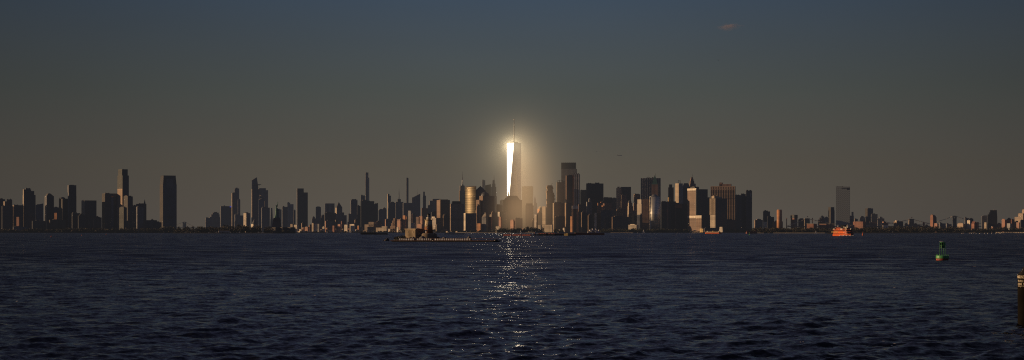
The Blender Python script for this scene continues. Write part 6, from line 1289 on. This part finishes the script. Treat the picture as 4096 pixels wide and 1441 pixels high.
LEAF = plain('leaf_dark', (.026, .027, .014), .9, 0, .5, .05, (.05, .036, .018))
LEAFP = plain('leaf_park', (.04, .045, .02), .9, 0, .5, .05, (.05, .04, .018))
def trees():
    grove('woodland', 'dark line of trees along the far left shore', [(-20, 240, 916, 914, 1.3), (240, 640, 912, 912, 1.3), (640, 720, 906, 906, 1.4)], 6980, 90, 1, 2.2, (9, 16))
    grove('woodland', 'dark trees covering the low statue island', [(700, 822, 907, 905, 1.5), (800, 900, 906, 903, 1.6), (893, 1010, 897, 898, 2.0), (1005, 1084, 902, 905, 1.8), (1130, 1176, 916, 918, .8)], 5500, 160, 2, 1.7, (7, 13))
    grove('woodland', 'tree belt of the park at the downtown tip', [(1980, 2110, 912, 911, 1.4), (2110, 2175, 906, 908, 1.4), (2214, 2260, 915, 918, 1.0)], 7480, 80, 3, 1.8, (8, 14), LEAFP)
    grove('woodland', 'dim trees along the shore below the ribbed slab towers', [(2398, 2560, 914, 912, 1.3), (2555, 2760, 914, 916, 1.4)], 7520, 70, 4, 1.8, (8, 14), LEAFP)
    grove('woodland', 'scattered trees among the lit buildings of the middle shore', [(1200, 1560, 925, 923, .4), (1560, 1760, 914, 916, .6), (1760, 1990, 921, 921, .7), (2895, 3020, 917, 914, 1.0)], 7950, 60, 5, 1.8, (7, 12), LEAFP)
    grove('woodland', 'long dark wooded island in front of the right shore', [(3010, 3330, 909, 911, 2.0), (3330, 3560, 912, 907, 2.0), (3560, 3850, 905, 906, 2.2)], 5800, 260, 6, 1.8, (8, 14))
    grove('woodland', 'dark shore trees below the buildings at far right', [(3850, 3960, 914, 913, 1.5), (3960, 4130, 909, 908, 1.7)], 6950, 80, 7, 1.9, (8, 15))

def cloud():
    m, nt, out = nt_new('cloud_vapour'); L = nt.links.new
    tc = N(nt, 'ShaderNodeTexCoord'); ns = N(nt, 'ShaderNodeTexNoise', i_Scale=1.7, i_Detail=5.0, i_Roughness=.6); L(tc.outputs['Object'], ns.inputs['Vector'])
    ln = N(nt, 'ShaderNodeVectorMath', operation='LENGTH'); L(tc.outputs['Object'], ln.inputs[0])
    dn = M(nt, 'MULTIPLY', M(nt, 'SUBTRACT', M(nt, 'SUBTRACT', M(nt, 'MULTIPLY', ns.outputs[0], 2.0), .35), ln.outputs['Value'], clamp=True), .010)
    v = N(nt, 'ShaderNodeVolumePrincipled'); v.inputs['Color'].default_value = (.62, .46, .44, 1); v.inputs['Anisotropy'].default_value = .2; L(dn, v.inputs['Density'])
    L(v.outputs[0], out.inputs['Volume'])
    D = 21000; bm = bmesh.new(); bmesh.ops.create_icosphere(bm, subdivisions=3, radius=1.25); me = bpy.data.meshes.new('cloud'); bm.to_mesh(me); bm.free(); me.materials.append(m)
    o = bpy.data.objects.new('cloud', me); C.objects.link(o); o.location = (X(2915, D), D, Z(107, D)); o.scale = (180, 120, 58); tag(o, 'small lone pinkish cloud high in the sky at right', 'cloud', None, 'stuff')

def haze():
    """the air over the harbour: a thin layer for the whole bay, plus self-glowing blobs that paint the glare around the blazing tower"""
    m, nt, out = nt_new('harbour_air'); L = nt.links.new
    ab = N(nt, 'ShaderNodeVolumeAbsorption'); ab.inputs['Color'].default_value = (0, 0, 0, 1); ab.inputs['Density'].default_value = SIGMA
    em = N(nt, 'ShaderNodeEmission', i_Strength=SIGMA); em.inputs[0].default_value = (*AIR, 1)  # emission stands in for light scattered by the haze
    ad = N(nt, 'ShaderNodeAddShader'); L(ab.outputs[0], ad.inputs[0]); L(em.outputs[0], ad.inputs[1]); L(ad.outputs[0], out.inputs['Volume'])
    q = MB(); q.box(-6000, 6000, -600, 17500, -30, 900); o = q.build('haze', m); tag(o, kind='structure')
    if not GLOW: return
    m, nt, out = nt_new('glow_air'); L = nt.links.new
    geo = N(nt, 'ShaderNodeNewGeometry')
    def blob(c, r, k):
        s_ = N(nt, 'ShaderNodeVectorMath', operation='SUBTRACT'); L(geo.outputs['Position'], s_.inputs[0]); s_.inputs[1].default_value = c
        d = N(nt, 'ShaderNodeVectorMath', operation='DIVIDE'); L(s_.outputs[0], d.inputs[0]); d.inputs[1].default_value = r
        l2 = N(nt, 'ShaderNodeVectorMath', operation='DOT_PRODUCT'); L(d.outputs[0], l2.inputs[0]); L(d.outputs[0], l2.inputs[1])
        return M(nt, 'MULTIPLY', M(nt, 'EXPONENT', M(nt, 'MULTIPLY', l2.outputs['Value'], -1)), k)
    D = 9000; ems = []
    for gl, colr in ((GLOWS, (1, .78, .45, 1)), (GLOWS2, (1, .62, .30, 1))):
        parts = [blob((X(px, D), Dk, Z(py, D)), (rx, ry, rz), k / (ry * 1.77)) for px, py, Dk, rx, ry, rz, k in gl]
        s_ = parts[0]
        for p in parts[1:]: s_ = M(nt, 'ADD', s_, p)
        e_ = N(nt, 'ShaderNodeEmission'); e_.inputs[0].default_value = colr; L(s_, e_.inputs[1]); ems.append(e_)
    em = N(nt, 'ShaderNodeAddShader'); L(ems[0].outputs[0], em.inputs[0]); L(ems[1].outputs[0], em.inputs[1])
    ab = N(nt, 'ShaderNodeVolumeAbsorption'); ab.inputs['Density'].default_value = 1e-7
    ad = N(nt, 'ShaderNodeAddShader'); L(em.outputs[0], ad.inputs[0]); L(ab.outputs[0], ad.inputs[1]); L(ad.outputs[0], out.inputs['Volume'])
    q = MB(); q.box(-520, 620, -500, 9600, -20, 860); o = q.build('glow_haze', m); tag(o, kind='structure')  # emissive air imitating glare over the tower, not lit by the sun
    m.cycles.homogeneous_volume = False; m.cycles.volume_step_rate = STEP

def sky_light():
    w = bpy.data.worlds.new('World'); sc.world = w; w.use_nodes = True; nt = w.node_tree; nt.nodes.clear(); L = nt.links.new
    out = nt.nodes.new('ShaderNodeOutputWorld'); bg = nt.nodes.new('ShaderNodeBackground'); L(bg.outputs[0], out.inputs[0])
    sk = nt.nodes.new('ShaderNodeTexSky'); sk.sky_type = 'NISHITA'; sk.sun_disc = False; sk.sun_elevation = SUN_EL; sk.sun_rotation = -(math.pi / 2 - ALPHA); sk.air_density = 1.0; sk.dust_density = 1.2; sk.ozone_density = 1.5
    tc = nt.nodes.new('ShaderNodeTexCoord'); sep = nt.nodes.new('ShaderNodeSeparateXYZ'); L(tc.outputs['Generated'], sep.inputs[0])
    r = nt.nodes.new('ShaderNodeValToRGB'); L(M(nt, 'MULTIPLY', sep.outputs[2], 1.6, clamp=True), r.inputs[0]); e = r.color_ramp.elements
    for k, (p, c) in enumerate(SKY):
        el = e[k] if k < 2 else e.new(p); el.position = p; el.color = (*c, 1)
    # the band of sky across the bay is brightest in the middle and dims toward both hands
    az = M(nt, 'ARCTAN2', sep.outputs[0], sep.outputs[1])
    g = M(nt, 'EXPONENT', M(nt, 'MULTIPLY', M(nt, 'POWER', M(nt, 'ABSOLUTE', M(nt, 'DIVIDE', M(nt, 'ADD', az, -.012), .19)), 2.0), -.5))
    dim = M(nt, 'MULTIPLY_ADD', g, .75, .29)
    # thin uneven veils
    mp = nt.nodes.new('ShaderNodeMapping'); mp.inputs['Scale'].default_value = (3, 3, 14); L(tc.outputs['Generated'], mp.inputs[0])
    ns = nt.nodes.new('ShaderNodeTexNoise'); ns.inputs['Scale'].default_value = 2.2; ns.inputs['Detail'].default_value = 6; L(mp.outputs[0], ns.inputs['Vector'])
    dim = M(nt, 'MULTIPLY', dim, M(nt, 'MULTIPLY_ADD', ns.outputs[0], .14, .93))
    dv = nt.nodes.new('ShaderNodeCombineXYZ')
    for i in range(3): L(dim, dv.inputs[i])
    band = mixc(nt, 1.0, r.outputs[0], dv.outputs[0], 'MULTIPLY')
    back = N(nt, 'ShaderNodeMapRange'); back.inputs[1].default_value = .5; back.inputs[2].default_value = -.1; L(sep.outputs[1], back.inputs[0])
    band = mixc(nt, back.outputs[0], band, BACKSKY)
    nis = nt.nodes.new('ShaderNodeVectorMath'); nis.operation = 'SCALE'; L(sk.outputs[0], nis.inputs[0]); nis.inputs[3].default_value = NISH
    col = mixc(nt, SKYMIX, nis.outputs[0], band)
    L(col, bg.inputs[0]); bg.inputs[1].default_value = SKYS
    sun = bpy.data.lights.new('sun', 'SUN'); sun.energy = SUNE; sun.angle = math.radians(.53); sun.color = SUNC
    so = bpy.data.objects.new('sun', sun); C.objects.link(so); so.rotation_euler = SUN.to_track_quat('Z', 'Y').to_euler()

def camera():
    cam = bpy.data.cameras.new('camera'); cam.sensor_width = 36; cam.lens = 36 * F / 4096; cam.shift_y = (HY - 720.5) / 4096; cam.clip_start = .5; cam.clip_end = 120000
    o = bpy.data.objects.new('camera', cam); C.objects.link(o); o.location = (0, 0, HC); o.rotation_euler = (math.pi / 2, 0, 0); sc.camera = o

# ------------------------------------------------------------------ settings of the light
TWIST = 0.0
WAVE, RIP1, RIP2, RIP3, LEAN, LEAN0 = .92, .44, .85, 1.0, .21, -.004
SIGMA, AIR = 2.3e-5, (.062, .061, .066)
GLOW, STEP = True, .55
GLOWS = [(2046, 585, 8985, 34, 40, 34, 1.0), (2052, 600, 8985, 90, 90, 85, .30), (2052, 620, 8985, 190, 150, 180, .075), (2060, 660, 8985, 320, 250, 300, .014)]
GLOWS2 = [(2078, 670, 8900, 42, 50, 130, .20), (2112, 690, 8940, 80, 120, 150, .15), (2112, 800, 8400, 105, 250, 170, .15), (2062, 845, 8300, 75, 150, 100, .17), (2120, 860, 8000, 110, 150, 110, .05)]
NISH, SKYMIX, SKYS = .4, .94, .1
SKY = [(0.0, (1.26, 1.03, .78)), (.055, (1.08, .92, .65)), (.12, (.69, .80, .73)), (.2, (.41, .67, 1.04)), (.4, (.40, .44, .84)), (1.0, (.28, .30, .60))]
BACKSKY = (.36, .43, .86)
SUNE, SUNC = 5.0, (1.0, .66, .37)
sc.view_settings.view_transform = 'Standard'; sc.view_settings.look = 'None'; sc.view_settings.exposure = 0; sc.view_settings.gamma = 1
sc.render.engine = 'CYCLES'
cy = sc.cycles; cy.max_bounces = 6; cy.diffuse_bounces = 2; cy.glossy_bounces = 4; cy.caustics_reflective = False; cy.caustics_refractive = False
cy.sample_clamp_indirect = 9; cy.sample_clamp_direct = 3; cy.blur_glossy = 0.0; cy.use_denoising = False; cy.filter_width = 1.15; cy.volume_max_steps = 1024

sky_light(); camera(); water(); land(); quays(); trees()
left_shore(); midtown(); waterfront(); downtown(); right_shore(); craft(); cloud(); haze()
